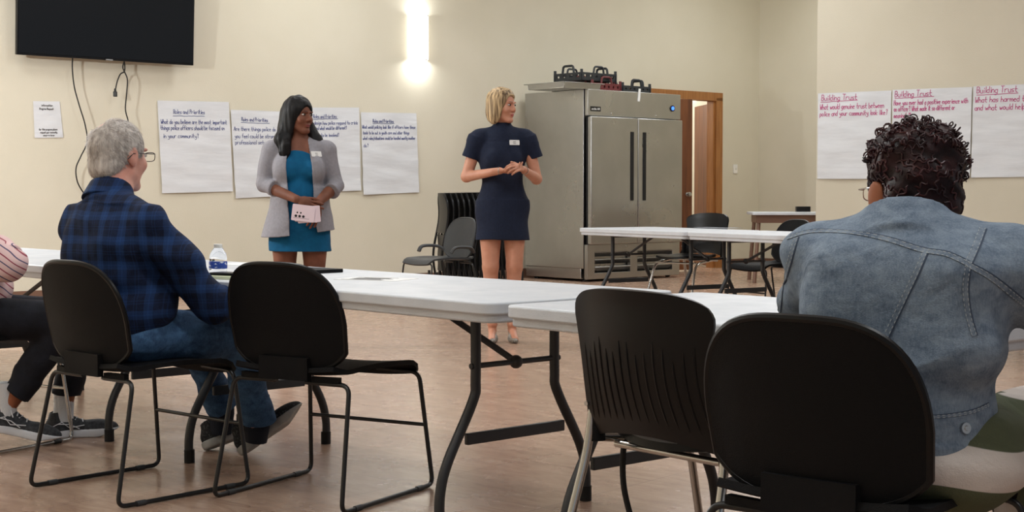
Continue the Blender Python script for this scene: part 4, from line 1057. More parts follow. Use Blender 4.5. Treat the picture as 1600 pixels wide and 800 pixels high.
def hand(F, w, d, up, side, curl=35, s=1.0, spread=5, thumb=40):
    """w wrist, d pointing direction, up = back of the hand, side = +1 thumb towards cross(d, up)"""
    d = Vector(d).normalized(); up = Vector(up); up = (up - d*up.dot(d)).normalized(); sd = d.cross(up)*side; w = Vector(w)
    F.cap(w, w+d*.045*s, .021*s, .024*s, .012, fl=up, fs=.62)
    pc = w+d*.055*s; F.ell(pc, (.040*s, .033*s, .016*s), .012, R=np.array([list(d), list(sd), list(up)]).T)
    for i, (o, L) in enumerate(((.028, .042), (.010, .047), (-.009, .044), (-.027, .034))):
        b = w+d*(.085-.006*abs(i-1.2))*s+sd*o*s; a = 0; p = b; fr = math.radians(spread*(1.5-i)); dd = (d*math.cos(fr)+sd*math.sin(fr)).normalized()
        ax = dd.cross(up).normalized()
        for k, (l, r) in enumerate(((L*s, .0092*s), (L*.62*s, .0084*s), (L*.5*s, .0074*s))):
            a -= math.radians(curl*(.8 if k == 0 else 1.0)); v = (Matrix.Rotation(-abs(a) if True else a, 3, ax) @ dd); q = p+v*l
            if (v.dot(up)) > 0.01: v = (Matrix.Rotation(abs(a), 3, ax) @ dd); q = p+v*l
            F.cap(p, q, r, r*.92, .004); p = q
    b = w+d*.028*s+sd*.022*s; t1 = (d*math.cos(math.radians(thumb))+sd*math.sin(math.radians(thumb))-up*.25).normalized()
    p1 = b+t1*.040*s; F.cap(b, p1, .0125*s, .0105*s, .008); t2 = (t1+d*.5-up*.1).normalized(); F.cap(p1, p1+t2*.030*s, .0102*s, .0085*s, .004)
def shoe(parent, heel, fwd, upv, L, m_up, m_sole, laces=None, name='shoe', h=.004, W_=.05, sole_h=.028):
    """heel = rear bottom point of the sole"""
    f = Vector(fwd).normalized(); u = Vector(upv); u = (u-f*u.dot(f)).normalized(); r = f.cross(u)
    def mk(F, lowz, highz, infl): pass
    lo = (-.08, -.03, -.02); hi = (.08, L+.03, .16)
    F = SDF(lo, hi, h); s = L/.29
    F.ell((0, .075*s, .045), (.036*s, .075*s, .052), .03); F.ell((0, .20*s, .035), (.046*s, .092*s, .036), .03); F.cap((0, .06*s, .05), (0, .055*s, .095), .038*s, .036*s, .02)
    F.cone((0, .055*s, .09), (0, .05*s, .14), .029*s, .03*s, .004, 'sub'); F.cut((0, 0, sole_h*.8), (0, 0, -1)); F.cut((0, 0, .112), (0, -.25, 1))
    up_o = F.mesh(name, m_up, parent)
    G2 = SDF(lo, hi, h); G2.ell((0, .07*s, .02), (.040*s, .075*s, .06), .03); G2.ell((0, .20*s, .02), (.050*s, .098*s, .06), .03); G2.cut((0, 0, sole_h), (0, 0, 1)); G2.cut((0, 0, 0), (0, 0, -1)); G2.cut((0, L*.72, 0), (0, .35, -1))
    so = G2.mesh('sole', m_sole, up_o)
    M = Matrix((r, f, u)).transposed().to_4x4(); M.translation = Vector(heel); up_o.matrix_local = M
    if laces:
        mb = MB()
        for i in range(5):
            y = (.105+.02*i)*s; z = .088-.0085*i; mb.tube([(-.022, y, z-.006), (0, y+.004, z+.004), (.022, y+.006*(-1)**i, z-.006)], .0028, 6)
        mb.tube(spline([(0, .10*s, .095), (-.03, .09*s, .105), (-.045, .10*s, .08), (-.05, .11*s, .05)], 5), .0026, 6); mb.tube(spline([(0, .10*s, .095), (.03, .085*s, .10), (.045, .10*s, .075)], 5), .0026, 6)
        mb.build('laces', laces, up_o)
    return up_o

# ---------------------------------------------------------------- woman in the navy dress (local: faces +Y, her own right is +X)
bx_, by_ = -.066, 10.10
wn = empty('person', (bx_, by_, 0), math.radians(180+4), 'woman with blonde bob in a short-sleeved navy dress, standing with hands together', 'person')
Hc, Hr, Hs = (.0, .025, 1.612), rot_head(52, -3), .97
F = SDF((-.36, -.20, 0), (.36, .36, 1.76), .004)
F.ell((0, -.005, 1.28), (.150, .095, .20), .03); F.ell((0, -.01, .93), (.165, .105, .17), .04); F.cap((0, -.01, 1.40), (0, .006, 1.53), .052, .047, .03)
for q in (-1, 1):
    F.cap((q*.03, -.01, 1.42), (q*.158, -.01, 1.385), .044, .042, .03)
    x1 = q*.082
    F.limb([(x1, 0, .86), (x1, .012, .53)], [.088, .056], .02); F.ell((x1, .018, .525), (.05, .048, .06), .02)
    F.limb([(x1, .0, .50), (x1-q*.012, -.012, .13)], [.054, .032], .02); F.ell((x1-q*.002, -.026, .37), (.046, .045, .12), .02)
    ax_ = x1-q*.014
    F.cap((ax_, -.012, .12), (ax_, -.03, .075), .033, .026, .015); F.cap((ax_, -.02, .075), (ax_+q*.012, .11, .024), .026, .024, .015)
F.limb([(.172, -.01, 1.375), (.245, -.02, 1.135)], [.045, .038], .02); F.limb([(.245, -.02, 1.135), (.03, .205, 1.172)], [.038, .024], .012)
F.limb([(-.172, -.01, 1.375), (-.235, -.01, 1.12)], [.045, .038], .02); F.limb([(-.235, -.01, 1.12), (-.130, .200, 1.180)], [.038, .024], .012)
hand(F, (.025, .212, 1.172), (-1, .25, -.02), (.1, .15, -1), -1, 26, .95)
hand(F, (-.128, .205, 1.186), (.55, .75, .12), (-.5, .5, .6), 1, 34, .95)
head(F, Hc, Hr, Hs)
F.mesh('body', [M_skin_f, M_lip_f, M_brow], wn, paint=head_paint(Hc, Hr, Hs)); eyes(wn, Hc, Hr, Hs)
F = SDF((-.32, -.22, .66), (.32, .26, 1.56), .004)
F.ell((0, .0, 1.27), (.163, .112, .19), .03); F.ell((0, -.004, 1.09), (.140, .105, .16), .05); F.ell((0, -.012, .93), (.180, .122, .18), .05)
for q in (-1, 1):
    F.ell((q*.07, .068, 1.255), (.062, .05, .062), .03); F.cap((q*.03, -.01, 1.435), (q*.165, -.01, 1.405), .053, .05, .03)
    F.cap((q*.150, -.01, 1.398), (q*.180, -.012, 1.375), .058, .060, .03); F.cone((q*.172, -.01, 1.40), (q*.222, -.018, 1.262), .056, .057, .03)
F.cone((0, -.01, .95), (0, .0, .70), .165, .188, .05, fl=(0, 1, 0), fs=.66)
F.cone((0, -.012, 1.39), (0, .004, 1.508), .088, .057, .02); F.ell((0, .0, 1.41), (.10, .075, .05), .04)
F.folds(.004, (14, 10, 16), 3, lambda X, Y, Z: (Z < 1.38)*1.0)
F.cut((0, 0, .70), (0, 0, -1)); dr = F.mesh('dress', M_navy, wn)
# hair
c, R, s = np.array(Hc), Hr, Hs; P = lambda x, y, z: c + R @ (np.array([x, y, z])*s)
F = SDF((-.17, -.17, 1.42), (.17, .17, 1.80), .004)
F.ell(P(0, -.018, .045), np.array([.090, .108, .094])*s, .02, R=R)
for q in (-1, 1): F.ell(P(q*.070, -.022, -.035), np.array([.027, .062, .095])*s, .03, R=R)
F.ell(P(0, -.082, -.040), np.array([.068, .036, .085])*s, .03, R=R)
F.ell(P(0.004, .115, -.022), np.array([.066, .085, .110])*s, .008, 'sub', R=R); F.ell(P(-.052, .088, -.01), np.array([.035, .05, .085])*s, .01, 'sub', R=R)
F.ell(P(0, .0, -.11), np.array([.058, .10, .09])*s, .008, 'sub', R=R)
F.folds(.0035, (60, 60, 12), 5); F.cut(P(0, 0, -.125), R @ np.array([0, .1, -1])); F.mesh('hair', M_hair_bl, wn)
mb = MB(); mb.ball(P(.079, -.002, -.045), .007); mb.build('earring', M_chrome, wn)
for q, (a, d) in {1: ((.035, .203, 1.173), (-1, .25, 0)), -1: ((-.138, .186, 1.176), (.5, .85, .05))}.items():
    d = Vector(d).normalized(); u = d.cross(Vector((0, 0, 1))).normalized(); v = d.cross(u); a = Vector(a)
    mb = MB(); mb.tube([a+(u*math.cos(k*PI/8)+v*math.sin(k*PI/8))*.028 for k in range(16)], .0024, 6, closed=True); mb.build('bracelet', M_chrome, wn)
M_snake = mat('grey_snakeskin_leather', (150, 144, 134), .5, col2=(96, 90, 84), nscale=120, lo=.45, hi=.55)
for q in (-1, 1):
    ax_ = q*.068
    F = SDF((ax_-.06, -.09, 0), (ax_+.06, .20, .12), .003)
    F.cap((ax_, .05, .028), (ax_+q*.010, .135, .018), .034, .022, .02, fl=(0, 0, 1), fs=.75); F.cap((ax_, -.03, .07), (ax_, .06, .025), .027, .026, .02); F.cap((ax_, -.045, .085), (ax_, -.03, .06), .026, .024, .01)
    F.cap((ax_, -.058, .05), (ax_, -.060, .004), .013, .006, .01); F.ell((ax_, .0, .105), (.03, .075, .055), .006, 'sub'); F.cut((0, 0, 0), (0, 0, -1))
    F.mesh('shoe', M_snake, wn)
def badge(parent, obj, org, dirv, w=.075, h=.034, name='name_badge', txt=('mnn', 'nmunm')):
    bv = BVHTree.FromObject(obj, bpy.context.evaluated_depsgraph_get()); hit = bv.ray_cast(Vector(org), Vector(dirv))
    if hit[0] is None: return
    n = hit[1]; n = n if n.dot(Vector(dirv)) < 0 else -n; n.z *= .3; n.normalize(); u = Vector((0, 0, 1)).cross(n).normalized(); v = n.cross(u); c = hit[0]+n*.006
    M = Matrix((u, v, n)).transposed().to_4x4(); M.translation = c
    mb = MB(); mb.rbox((0, 0, 0), (w, h, .003), .004, 4); o = mb.build(name, M_paper_s, parent); o.matrix_local = M
    m2 = MB(); fn = lambda X, Y: Vector((X, Y, .0022))
    for i, tx in enumerate(txt):
        hh_ = .010 if i == 0 else .005; segs, L = strokes(tx, hh_, jit=.03, slant=0); sc_ = min(1, w*.6/L)
        ribbon_text(m2, [((a[0]*sc_-L*sc_/2, a[1]+.001-i*.010), (b[0]*sc_-L*sc_/2, b[1]+.001-i*.010)) for a, b in segs], .0018, fn)
    m2.build('lettering', M_greyink, o, smooth=False)
bpy.context.view_layer.update()
badge(wn, dr, (-.075, .6, 1.365), (0, -1, 0))

# ---------------------------------------------------------------- woman in the grey blazer
gx, gy = -1.394, 9.66
wb = empty('person', (gx, gy, 0), math.radians(180+8), 'woman with long black hair in a grey blazer over a teal dress, holding pale cards', 'person')
Hc, Hr, Hs = (.0, .02, 1.522), rot_head(44, -2, 0), 1.0
F = SDF((-.38, -.22, 0), (.38, .36, 1.68), .004)
F.ell((0, -.005, 1.20), (.165, .11, .19), .03); F.ell((0, -.01, .87), (.18, .13, .17), .04); F.cap((0, -.012, 1.30), (0, .004, 1.44), .060, .054, .03)
for q in (-1, 1):
    F.cap((q*.03, -.01, 1.335), (q*.165, -.01, 1.30), .055, .055, .03); x1 = q*.096
    F.limb([(x1, 0, .80), (x1, .010, .50)], [.098, .066], .02); F.limb([(x1, .0, .47), (x1-q*.01, -.008, .10)], [.062, .038], .02); F.ell((x1, -.024, .34), (.054, .054, .12), .02)
    F.cap((x1-q*.01, -.01, .09), (x1-q*.01, -.02, .045), .038, .030, .015); F.cap((x1-q*.01, -.01, .045), (x1, .13, .025), .030, .024, .015)
F.limb([(.170, -.01, 1.29), (.225, .0, 1.075)], [.048, .042], .02); F.limb([(.225, .0, 1.075), (.02, .225, .985)], [.045, .027], .012)
F.limb([(-.170, -.01, 1.29), (-.230, .0, 1.065)], [.048, .042], .02); F.limb([(-.230, .0, 1.065), (-.120, .205, .965)], [.045, .027], .012)
hand(F, (.015, .232, .982), (-1, .12, -.22), (.0, 1, .25), 1, 14, 1.0, thumb=20)
hand(F, (-.118, .205, .958), (.35, .15, -1), (-.2, 1, .1), -1, 22, 1.0, thumb=25)
head(F, Hc, Hr, Hs)
F.mesh('body', [M_skin_b, M_lip_b, M_brow_b], wb, paint=head_paint(Hc, Hr, Hs)); eyes(wb, Hc, Hr, Hs)
F = SDF((-.27, -.24, .6), (.27, .28, 1.40), .004)
F.ell((0, .0, 1.19), (.158, .120, .16), .03); F.ell((0, .012, 1.0), (.150, .128, .16), .04); F.ell((0, -.01, .85), (.182, .138, .19), .05)
for q in (-1, 1): F.ell((q*.075, .078, 1.175), (.082, .072, .078), .03); F.cap((q*.04, -.01, 1.32), (q*.13, -.01, 1.30), .045, .045, .03)
F.ell((0, .05, 1.00), (.115, .098, .09), .03)
F.cone((0, -.005, .90), (0, .0, .64), .195, .205, .05, fl=(0, 1, 0), fs=.72); F.ell((0, .075, 1.39), (.078, .12, .085), .012, 'sub')
F.folds(.004, (10, 8, 18), 9); F.cut((0, 0, .64), (0, 0, -1)); dr = F.mesh('dress', M_teal, wb)
F = SDF((-.36, -.28, .68), (.36, .30, 1.42), .004)
F.ell((0, -.01, 1.18), (.182, .145, .19), .03); F.ell((0, .012, 1.0), (.176, .158, .20), .05); F.cone((0, .0, 1.04), (0, .0, .74), .172, .246, .05, fl=(0, 1, 0), fs=.80)
for q in (-1, 1):
    F.ell((q*.085, .075, 1.17), (.088, .080, .10), .03)
    F.cap((q*.03, -.01, 1.335), (q*.17, -.01, 1.305), .06, .062, .03); F.limb([(q*.178, -.01, 1.30), (q*(.232), .0, 1.085)], [.062, .055], .02)
F.cone((.232, .0, 1.085), (.155, .085, 1.052), .055, .050, .02); F.cone((-.238, .0, 1.08), (-.205, .075, 1.035), .055, .052, .02)
for (a, b) in (((.18, .06, 1.06), (.155, .085, 1.052)), ((-.215, .06, 1.045), (-.205, .075, 1.035))): F.cone(a, b, .056, .057, .004)
# opening at the front: a tall wedge cut away
for z0, z1, xl0, xr0, xl1, xr1 in ((.66, .86, -.125, .060, -.105, .068), (.86, 1.05, -.105, .068, -.085, .070), (1.05, 1.20, -.085, .070, -.082, .085), (1.20, 1.42, -.082, .085, -.050, .062)):
    n_ = 10
    for i in range(n_):
        t = (i+.5)/n_; z = z0+(z1-z0)*t; a = xl0+(xl1-xl0)*t; b = xr0+(xr1-xr0)*t
        F.box(((a+b)/2, .19, z), ((b-a)/2, .19, (z1-z0)/n_*.5+.006), .001, 0, 'sub')
F.folds(.005, (11, 8, 13), 21); F.cut((0, 0, .755), (-.12, 0, -1))
jk = F.mesh('blazer', M_blazer, wb)
F = SDF((-.22, -.26, 1.08), (.25, .22, 1.74), .004)
c, R, s = np.array(Hc), Hr, Hs; P = lambda x, y, z: c + R @ (np.array([x, y, z])*s)
F.ell(P(0, -.020, .042), np.array([.088, .108, .098])*s, .02, R=R)
F.ell(P(.052, -.035, -.04), np.array([.050, .075, .13])*s, .03, R=R); F.ell(P(-.066, -.03, -.04), np.array([.034, .066, .12])*s, .03, R=R); F.ell(P(0, -.075, -.06), np.array([.080, .05, .14])*s, .03, R=R)
F.limb([(.07, -.02, 1.46), (.105, .035, 1.37), (.095, .085, 1.285), (.085, .105, 1.24)], [.055, .050, .028, .010], .03); F.limb([(.06, .0, 1.42), (.075, .09, 1.33), (.06, .11, 1.28)], [.04, .028, .008], .02)
F.limb([(-.06, -.05, 1.45), (-.115, -.01, 1.36), (-.15, .03, 1.30)], [.05, .036, .010], .03)
F.ell(P(0.01, .110, -.030), np.array([.060, .075, .108])*s, .008, 'sub', R=R); F.ell((-.012, .11, 1.35), (.066, .135, .115), .006, 'sub')
F.cap((-.015, .055, 1.47), (-.02, .085, 1.36), .052, .062, .004, 'sub'); F.folds(.005, (55, 55, 8), 6); F.mesh('hair', M_hair_bk, wb)
bpy.context.view_layer.update()
badge(wb, jk, (-.108, .6, 1.275), (0, -1, 0), .08, .036, txt=('nun', 'mnumn'))
Mw = wb.matrix_world
cd = empty('card_set', Mw @ Vector((-.025, .262, .895)), math.radians(188), 'pale pink cards with black dots held by the woman in the grey blazer', 'cards')
for k, (dx, a) in enumerate(((0, -7), (-.02, -3), (-.035, 4))):
    mb = MB(); mb.rbox((0, 0, 0), (.145, .105, .0012), .006, 4); o = mb.build('card', M_pink, cd); o.rotation_euler = (PI/2, math.radians(a), 0); o.location = (dx, -.003*k+.004, -.004*k)
    if k == 0:
        o.location.y = .008
        m2 = MB()
        for i in range(3): m2.ball((.045-.024*i, -.022, -.0012), (.0085, .0085, .0006), 12, 4)
        for i in range(2): m2.ball((.038-.022*i, .0, -.0012), (.005, .006, .0006), 12, 4)
        m2.box((.01, -.034, -.0012), (.10, .0015, .0006)); m2.build('print', M_inkblack, o)
for q in (-1, 1): shoe(wb, (q*.09, -.06, 0), (q*.08, 1, 0), (0, 0, 1), .25, M_black_s, M_rubber, name='shoe', h=.005, sole_h=.015)

# ---------------------------------------------------------------- man in the plaid shirt
mn = empty('person', (-1.372, 5.165, 0), face(52), 'grey-haired man in a blue plaid shirt and jeans, sitting with his back turned', 'person')
Hc, Hr, Hs = (-.065, .045, 1.155), rot_head(5, -4), 1.06
F = SDF((-.42, -.30, .04), (.42, .82, 1.30), .005)
F.ell((0, -.02, .80), (.17, .11, .20), .04); F.ell((0, -.02, .56), (.165, .12, .12), .05); F.cap((0, -.03, .93), (-.055, .02, 1.08), .068, .062, .03)
for q in (-1, 1): F.cap((q*.04, -.03, .955), (q*.17, -.03, .925), .06, .055, .03)
F.limb([(.19, -.03, .91), (.245, .20, .63)], [.055, .044], .02); F.limb([(.245, .20, .63), (.225, .44, .675)], [.042, .028], .015); hand(F, (.222, .45, .68), (-.3, 1, .05), (.2, 0, 1), -1, 28, 1.05)
F.limb([(-.19, -.03, .91), (-.26, .18, .66)], [.055, .044], .02); F.limb([(-.26, .18, .66), (-.10, .40, .70)], [.042, .028], .015); hand(F, (-.09, .41, .70), (.7, .7, 0), (0, 0, 1), 1, 28, 1.05)
for (k1, an) in (((.11, .43, .50), (.02, .61, .12)), ((-.16, .43, .50), (-.24, .66, .14))):
    F.cap((math.copysign(.09, k1[0]), .0, .53), k1, .075, .055, .03); F.cap(k1, an, .05, .036, .02)
head(F, Hc, Hr, Hs, fem=False)
pc = np.array(Hc); Pm = lambda x, y, z: pc + Hr @ (np.array([x, y, z])*Hs)
F.mesh('body', [M_skin_m, M_lip_f, M_brow, M_scalp], mn, paint=head_paint(Hc, Hr, Hs)+[(3, Pm(-.03, -.07, .10), np.array([.07, .08, .07]), Hr)]); eyes(mn, Hc, Hr, Hs)
F = SDF((-.40, -.30, .38), (.42, .46, 1.10), .005)
F.ell((0, -.03, .83), (.205, .135, .20), .04); F.ell((0, .01, .66), (.205, .165, .17), .05); F.cone((0, -.015, .66), (0, -.03, .50), .195, .190, .04, fl=(0, 1, 0), fs=.80)
for q in (-1, 1): F.cap((q*.03, -.035, .955), (q*.18, -.035, .915), .072, .075, .04); F.cap((q*.10, -.09, .86), (q*.10, -.085, .74), .07, .07, .04)
F.limb([(.195, -.03, .905), (.25, .20, .64)], [.078, .066], .02); F.cone((.25, .19, .635), (.232, .40, .668), .064, .045, .02)
F.limb([(-.20, -.03, .905), (-.265, .18, .66)], [.078, .066], .02); F.cone((-.265, .17, .66), (-.13, .37, .698), .064, .045, .02)
F.folds(.011, (13, 10, 17), 4, lambda X, Y, Z: (Z < .99)*1.0); 
F.cone((-.025, -.03, .975), (-.050, .005, 1.052), .088, .070, .02); F.cone((-.048, .008, 1.02), (-.058, .022, 1.075), .060, .062, .004, 'sub')
F.cut((0, 0, .475), (.15, 0, -1)); sh = F.mesh('plaid_shirt', M_plaid, mn)
# collar fall
F = SDF((-.18, -.16, .93), (.12, .14, 1.10), .004)
F.cone((-.038, -.022, .995), (-.050, .0, 1.055), .096, .073, .004); F.cone((-.040, -.018, .98), (-.056, .012, 1.075), .082, .062, .004, 'sub'); F.ell((-.05, .12, 1.0), (.05, .07, .10), .01, 'sub')
F.mesh('collar', M_plaid, sh)
F = SDF((-.36, -.30, .08), (.36, .72, .66), .005)
F.ell((.01, -.03, .53), (.18, .155, .10), .04); F.cone((0, -.03, .50), (0, -.03, .575), .178, .176, .03, fl=(0, 1, 0), fs=.85)
for (k1, an) in (((.11, .43, .50), (.025, .605, .155)), ((-.16, .43, .50), (-.235, .655, .175))):
    F.cap((math.copysign(.095, k1[0]), .0, .525), k1, .100, .072, .04); F.cap(k1, tuple(k1[i]*.5+an[i]*.5 for i in range(3)), .071, .064, .03); F.cone(tuple(k1[i]*.5+an[i]*.5 for i in range(3)), an, .063, .066, .02)
F.folds(.010, (20, 16, 22), 8); F.cut((0, 0, .447), (0, -.0, -1)) if 0 else None
jn = F.mesh('jeans', M_jeans, mn)
# belt and leather patch at the waist
mb = MB(); mb.tube([(.183*math.cos(a), -.03+.156*math.sin(a), .578) for a in [2*PI*k/40 for k in range(40)]], .017, 8, closed=True, flat=.25); mb.build('belt', mat('brown_leather', (70, 46, 38), .5), mn)
mb = MB(); a_ = -.62
for dz, m__ in ((0, 0),): mb.rbox((0, 0, 0), (.085, .058, .004), .004, 3)
pt_ = mb.build('leather_patch', mat('tan_leather_patch', (178, 120, 84), .6, col2=(190, 132, 94), nscale=30), jn)
th_ = math.radians(-58); nx_ = Vector((math.cos(th_), math.sin(th_), -.15)).normalized(); ux_ = Vector((0, 0, 1)).cross(nx_).normalized(); vx_ = nx_.cross(ux_)
bvj_ = BVHTree.FromObject(jn, bpy.context.evaluated_depsgraph_get()); h_ = bvj_.ray_cast(Vector((0, -.03, .548))+nx_*.5, -nx_)
if h_[0] is not None:
    Mx = Matrix((ux_, vx_, nx_)).transposed().to_4x4(); Mx.translation = h_[0]+nx_*.004; pt_.matrix_local = Mx
    m2 = MB(); sg_, L_ = strokes("Levi's", .018, jit=.02, slant=0); ribbon_text(m2, [((a[0]*.055/L_-.027, a[1]+.001), (b[0]*.055/L_-.027, b[1]+.001)) for a, b in sg_], .0032, lambda X, Y: Vector((X, Y, .0024))); m2.build('lettering', mat('red_print', (190, 50, 40), .6), pt_, smooth=False)
# socks, shoes
M_knit = mat('black_knit_fabric', (26, 27, 30), .8, col2=(70, 70, 72), nscale=140, lo=.56, hi=.62); M_sole_g = mat('scuffed_grey_sole', (178, 176, 172), .7, col2=(146, 144, 140), nscale=18)
for (an, hl, fd, up) in (((.02, .61, .13), (-.04, .585, .010), (.42, .62, .50), (-.50, -.15, .72)), ((-.24, .66, .15), (-.275, .60, .004), (.35, .9, .25), (-.5, -.2, .8))):
    m2 = MB(); m2.tube([(an[0], an[1], .25), an, (an[0]-.01, an[1]+.0, .07)], [.048, .048, .044], 14); m2.build('sock', mat('navy_sock', (24, 28, 40), .9), mn)
    o = shoe(mn, hl, fd, up, .30, M_knit, M_sole_g, laces=M_greyp, sole_h=.034)
# hair: a close cap plus fine strands
F = SDF((-.22, -.13, 1.02), (.13, .19, 1.31), .004)
P = Pm; s = Hs
F.ell(P(0, -.016, .032), np.array([.0805, .1025, .0945])*s, .02, R=Hr); F.ell(P(0, -.062, -.035), np.array([.064, .046, .055])*s, .02, R=Hr)
F.ell(P(0, .10, -.02), np.array([.085, .080, .085])*s, .006, 'sub', R=Hr); F.ell(P(0, .03, -.09), np.array([.095, .090, .075])*s, .006, 'sub', R=Hr)
for q in (-1, 1): F.ell(P(q*.080, .0, -.018), np.array([.020, .026, .045])*s, .005, 'sub', R=Hr)
F.ell(P(-.028, -.088, .118), np.array([.044, .046, .040])*s, .004, 'sub', R=Hr)
F.folds(.0015, (90, 90, 30), 2); hr = F.mesh('hair', M_hair_gr, mn)
bpy.context.view_layer.update()
bv = BVHTree.FromObject(hr, bpy.context.evaluated_depsgraph_get())
rd = random.Random(5); mb = MB(); cc = Vector(P(0, -.02, .02)); Rm = Matrix(Hr.tolist()); cnt = 0
for _ in range(6500):
    d = Vector((rd.gauss(0, 1), rd.gauss(0, 1), rd.gauss(0, 1))).normalized(); l = Rm.transposed() @ d
    if l.y > .72 or l.z < -.75: continue
    hit = bv.ray_cast(cc+d*.3, -d)
    if hit[0] is None or (hit[0]-cc).length < .075: continue
    n = d; crown = Rm @ Vector((.1, -.72, .68)); g = (n*n.dot(crown)-crown); g = g.normalized() if g.length > .01 else Vector((0, 0, -1))
    g = (g+Vector((rd.gauss(0, .18), rd.gauss(0, .18), rd.gauss(0, .18)))).normalized(); L = rd.uniform(.014, .026); p0 = hit[0]-n*.001
    w = g.cross(n).normalized()*.0006; p1 = p0+g*L*.5+n*.0035; p2 = p0+g*L+n*.0022
    mb.add([p0-w, p0+w, p1+w*.8, p1-w*.8, p2], [(0, 1, 2, 3), (3, 2, 4)])
mb.build('hair_strands', M_strand, mn, kind='stuff')
# eyeglasses
def glasses(parent, Pf, s, m, rim=True, side=(-1, 1), wl=.052, hl=.030):
    g = MB()
    for q in (-1, 1):
        cx = q*.033; pts = [Pf(cx+wl/2*math.copysign(abs(math.cos(a))**.6, math.cos(a)), .104, .008+hl/2*math.copysign(abs(math.sin(a))**.6, math.sin(a))) for a in [2*PI*k/20 for k in range(20)]]
        g.tube(pts, .0014*s, 6, closed=True)
        g.tube([Pf(q*.060, .102, .016), Pf(q*.074, .09, .016), Pf(q*.081, .02, .012), Pf(q*.083, -.015, .008), Pf(q*.080, -.035, -.012)], .0017*s, 6)
    g.tube([Pf(-.008, .104, .012), Pf(0, .109, .014), Pf(.008, .104, .012)], .0014*s, 6)
    o = g.build('eyeglasses', m, parent)
    l = MB()
    for q in (-1, 1):
        cx = q*.033; l.add([Pf(cx+wl/2*math.copysign(abs(math.cos(a))**.6, math.cos(a)), .104, .008+hl/2*math.copysign(abs(math.sin(a))**.6, math.sin(a))) for a in [2*PI*k/20 for k in range(20)]], [tuple(range(20))])
    return o
glasses(mn, P, Hs, mat('dark_metal_frame', (54, 48, 46), .35, metal=.6))
# ---------------------------------------------------------------- woman in the denim jacket
wd = empty('person', (.775, 2.90, 0), face(64), 'woman with dark red curly hair in a faded denim jacket, sitting with her back turned', 'person')
Wi = wd.matrix_basis.inverted()
def L4(px, py, Y): return Wi @ at_y(px, py, Y)
hc = Wi @ at_y(1424, 301, 3.06); Hc, Hr, Hs = tuple(hc), rot_head(36, -6, 0), 1.02
F = SDF((-.45, -.32, 0), (.62, .80, 1.22), .005)
F.ell((0, .02, .76), (.18, .12, .20), .04); F.ell((0, .0, .54), (.19, .14, .12), .05); nb = Vector((hc.x*.5, .06, .93)); F.cap(nb, hc+Vector((0, -.02, -.05)), .062, .058, .03)
for q in (-1, 1): F.cap((q*.04, .05, .92), (q*.18, .05, .89), .06, .055, .03)
F.limb([(.19, .04, .88), (.43, .13, .715)], [.055, .042], .02); F.limb([(.43, .13, .715), (.49, .36, .75)], [.04, .028], .015); hand(F, (.49, .37, .752), (-.1, 1, 0), (0, 0, 1), -1, 20)
F.limb([(-.17, .04, .89), (-.25, .25, .755)], [.055, .042], .02); F.limb([(-.25, .25, .755), (-.10, .44, .745)], [.04, .028], .015); hand(F, (-.09, .45, .748), (.8, .6, 0), (0, 0, 1), 1, 20)
for q in (-1, 1): F.cap((q*.11, .0, .53), (q*.20, .43, .50), .085, .06, .03); F.cap((q*.20, .43, .50), (q*.22, .40, .12), .055, .036, .02); F.cap((q*.22, .38, .06), (q*.23, .52, .035), .036, .028, .02)
head(F, Hc, Hr, Hs)
for q in (-1, 1): F.ell(np.array(Hc)+Hr @ np.array([q*.089, -.024, -.012]), (.008, .022, .036), .006, R=Hr @ rotz(q*-25))
F.mesh('body', [M_skin_d, M_lip_b, M_brow_b], wd, paint=head_paint(Hc, Hr, Hs)); eyes(wd, Hc, Hr, Hs)
F = SDF((-.48, -.30, .46), (.60, .52, 1.06), .005)
F.ell((-.005, .02, .80), (.205, .150, .19), .04); F.ell((-.01, .01, .66), (.178, .155, .16), .05); F.cone((-.01, .0, .70), (-.01, .0, .51), .180, .192, .04, fl=(0, 1, 0), fs=.90)
for q in (-1, 1): F.cap((q*.03, .035, .925), (q*.175, .035, .890), .070, .074, .04); F.cap((q*.11, -.05, .86), (q*.11, -.06, .72), .075, .075, .05)
F.limb([(.205, .035, .875), (.435, .13, .715)], [.088, .074], .035); F.cone((.435, .13, .715), (.49, .36, .755), .068, .045, .02)
F.limb([(-.180, .035, .885), (-.255, .25, .765)], [.080, .062], .025); F.cone((-.255, .24, .765), (-.10, .42, .752), .060, .045, .02)
F.folds(.017, (12, 10, 22), 14, lambda X, Y, Z: np.clip((.95-Z)*14, 0, 1)*np.clip((Z-.60)*14, .15, 1))
F.cone((nb.x*.5, .03, .925), (nb.x, .06, .990), .105, .080, .02); F.cone((nb.x, .055, .96), (nb.x, .075, 1.03), .068, .072, .004, 'sub')
F.cut((0, 0, .515), (0, 0, -1)); F.cone((-.01, .0, .512), (-.01, 0, .558), .196, .194, .004, fl=(0, 1, 0), fs=.92)
jk = F.mesh('denim_jacket', M_denim, wd)
F = SDF((-.40, -.32, .10), (.48, .72, .66), .005)
F.ell((0, -.01, .505), (.225, .175, .078), .04); F.ell((.03, .02, .495), (.215, .16, .072), .05); F.cone((0, 0, .50), (0, 0, .57), .165, .16, .02, fl=(0, 1, 0), fs=.85)
for q in (-1, 1): F.cap((q*.115, .0, .52), (q*.20, .43, .51), .105, .09, .05); F.cap((q*.21, .43, .51), (q*.22, .40, .15), .09, .10, .04)
F.folds(.009, (16, 14, 18), 5); F.cut((0, 0, .14), (0, 0, -1)); F.mesh('swirl_trousers', M_swirl, wd)
for q in (-1, 1): shoe(wd, (q*.22, .34, 0), (q*.1, 1, 0), (0, 0, 1), .26, M_blackc, M_rubber, h=.006)
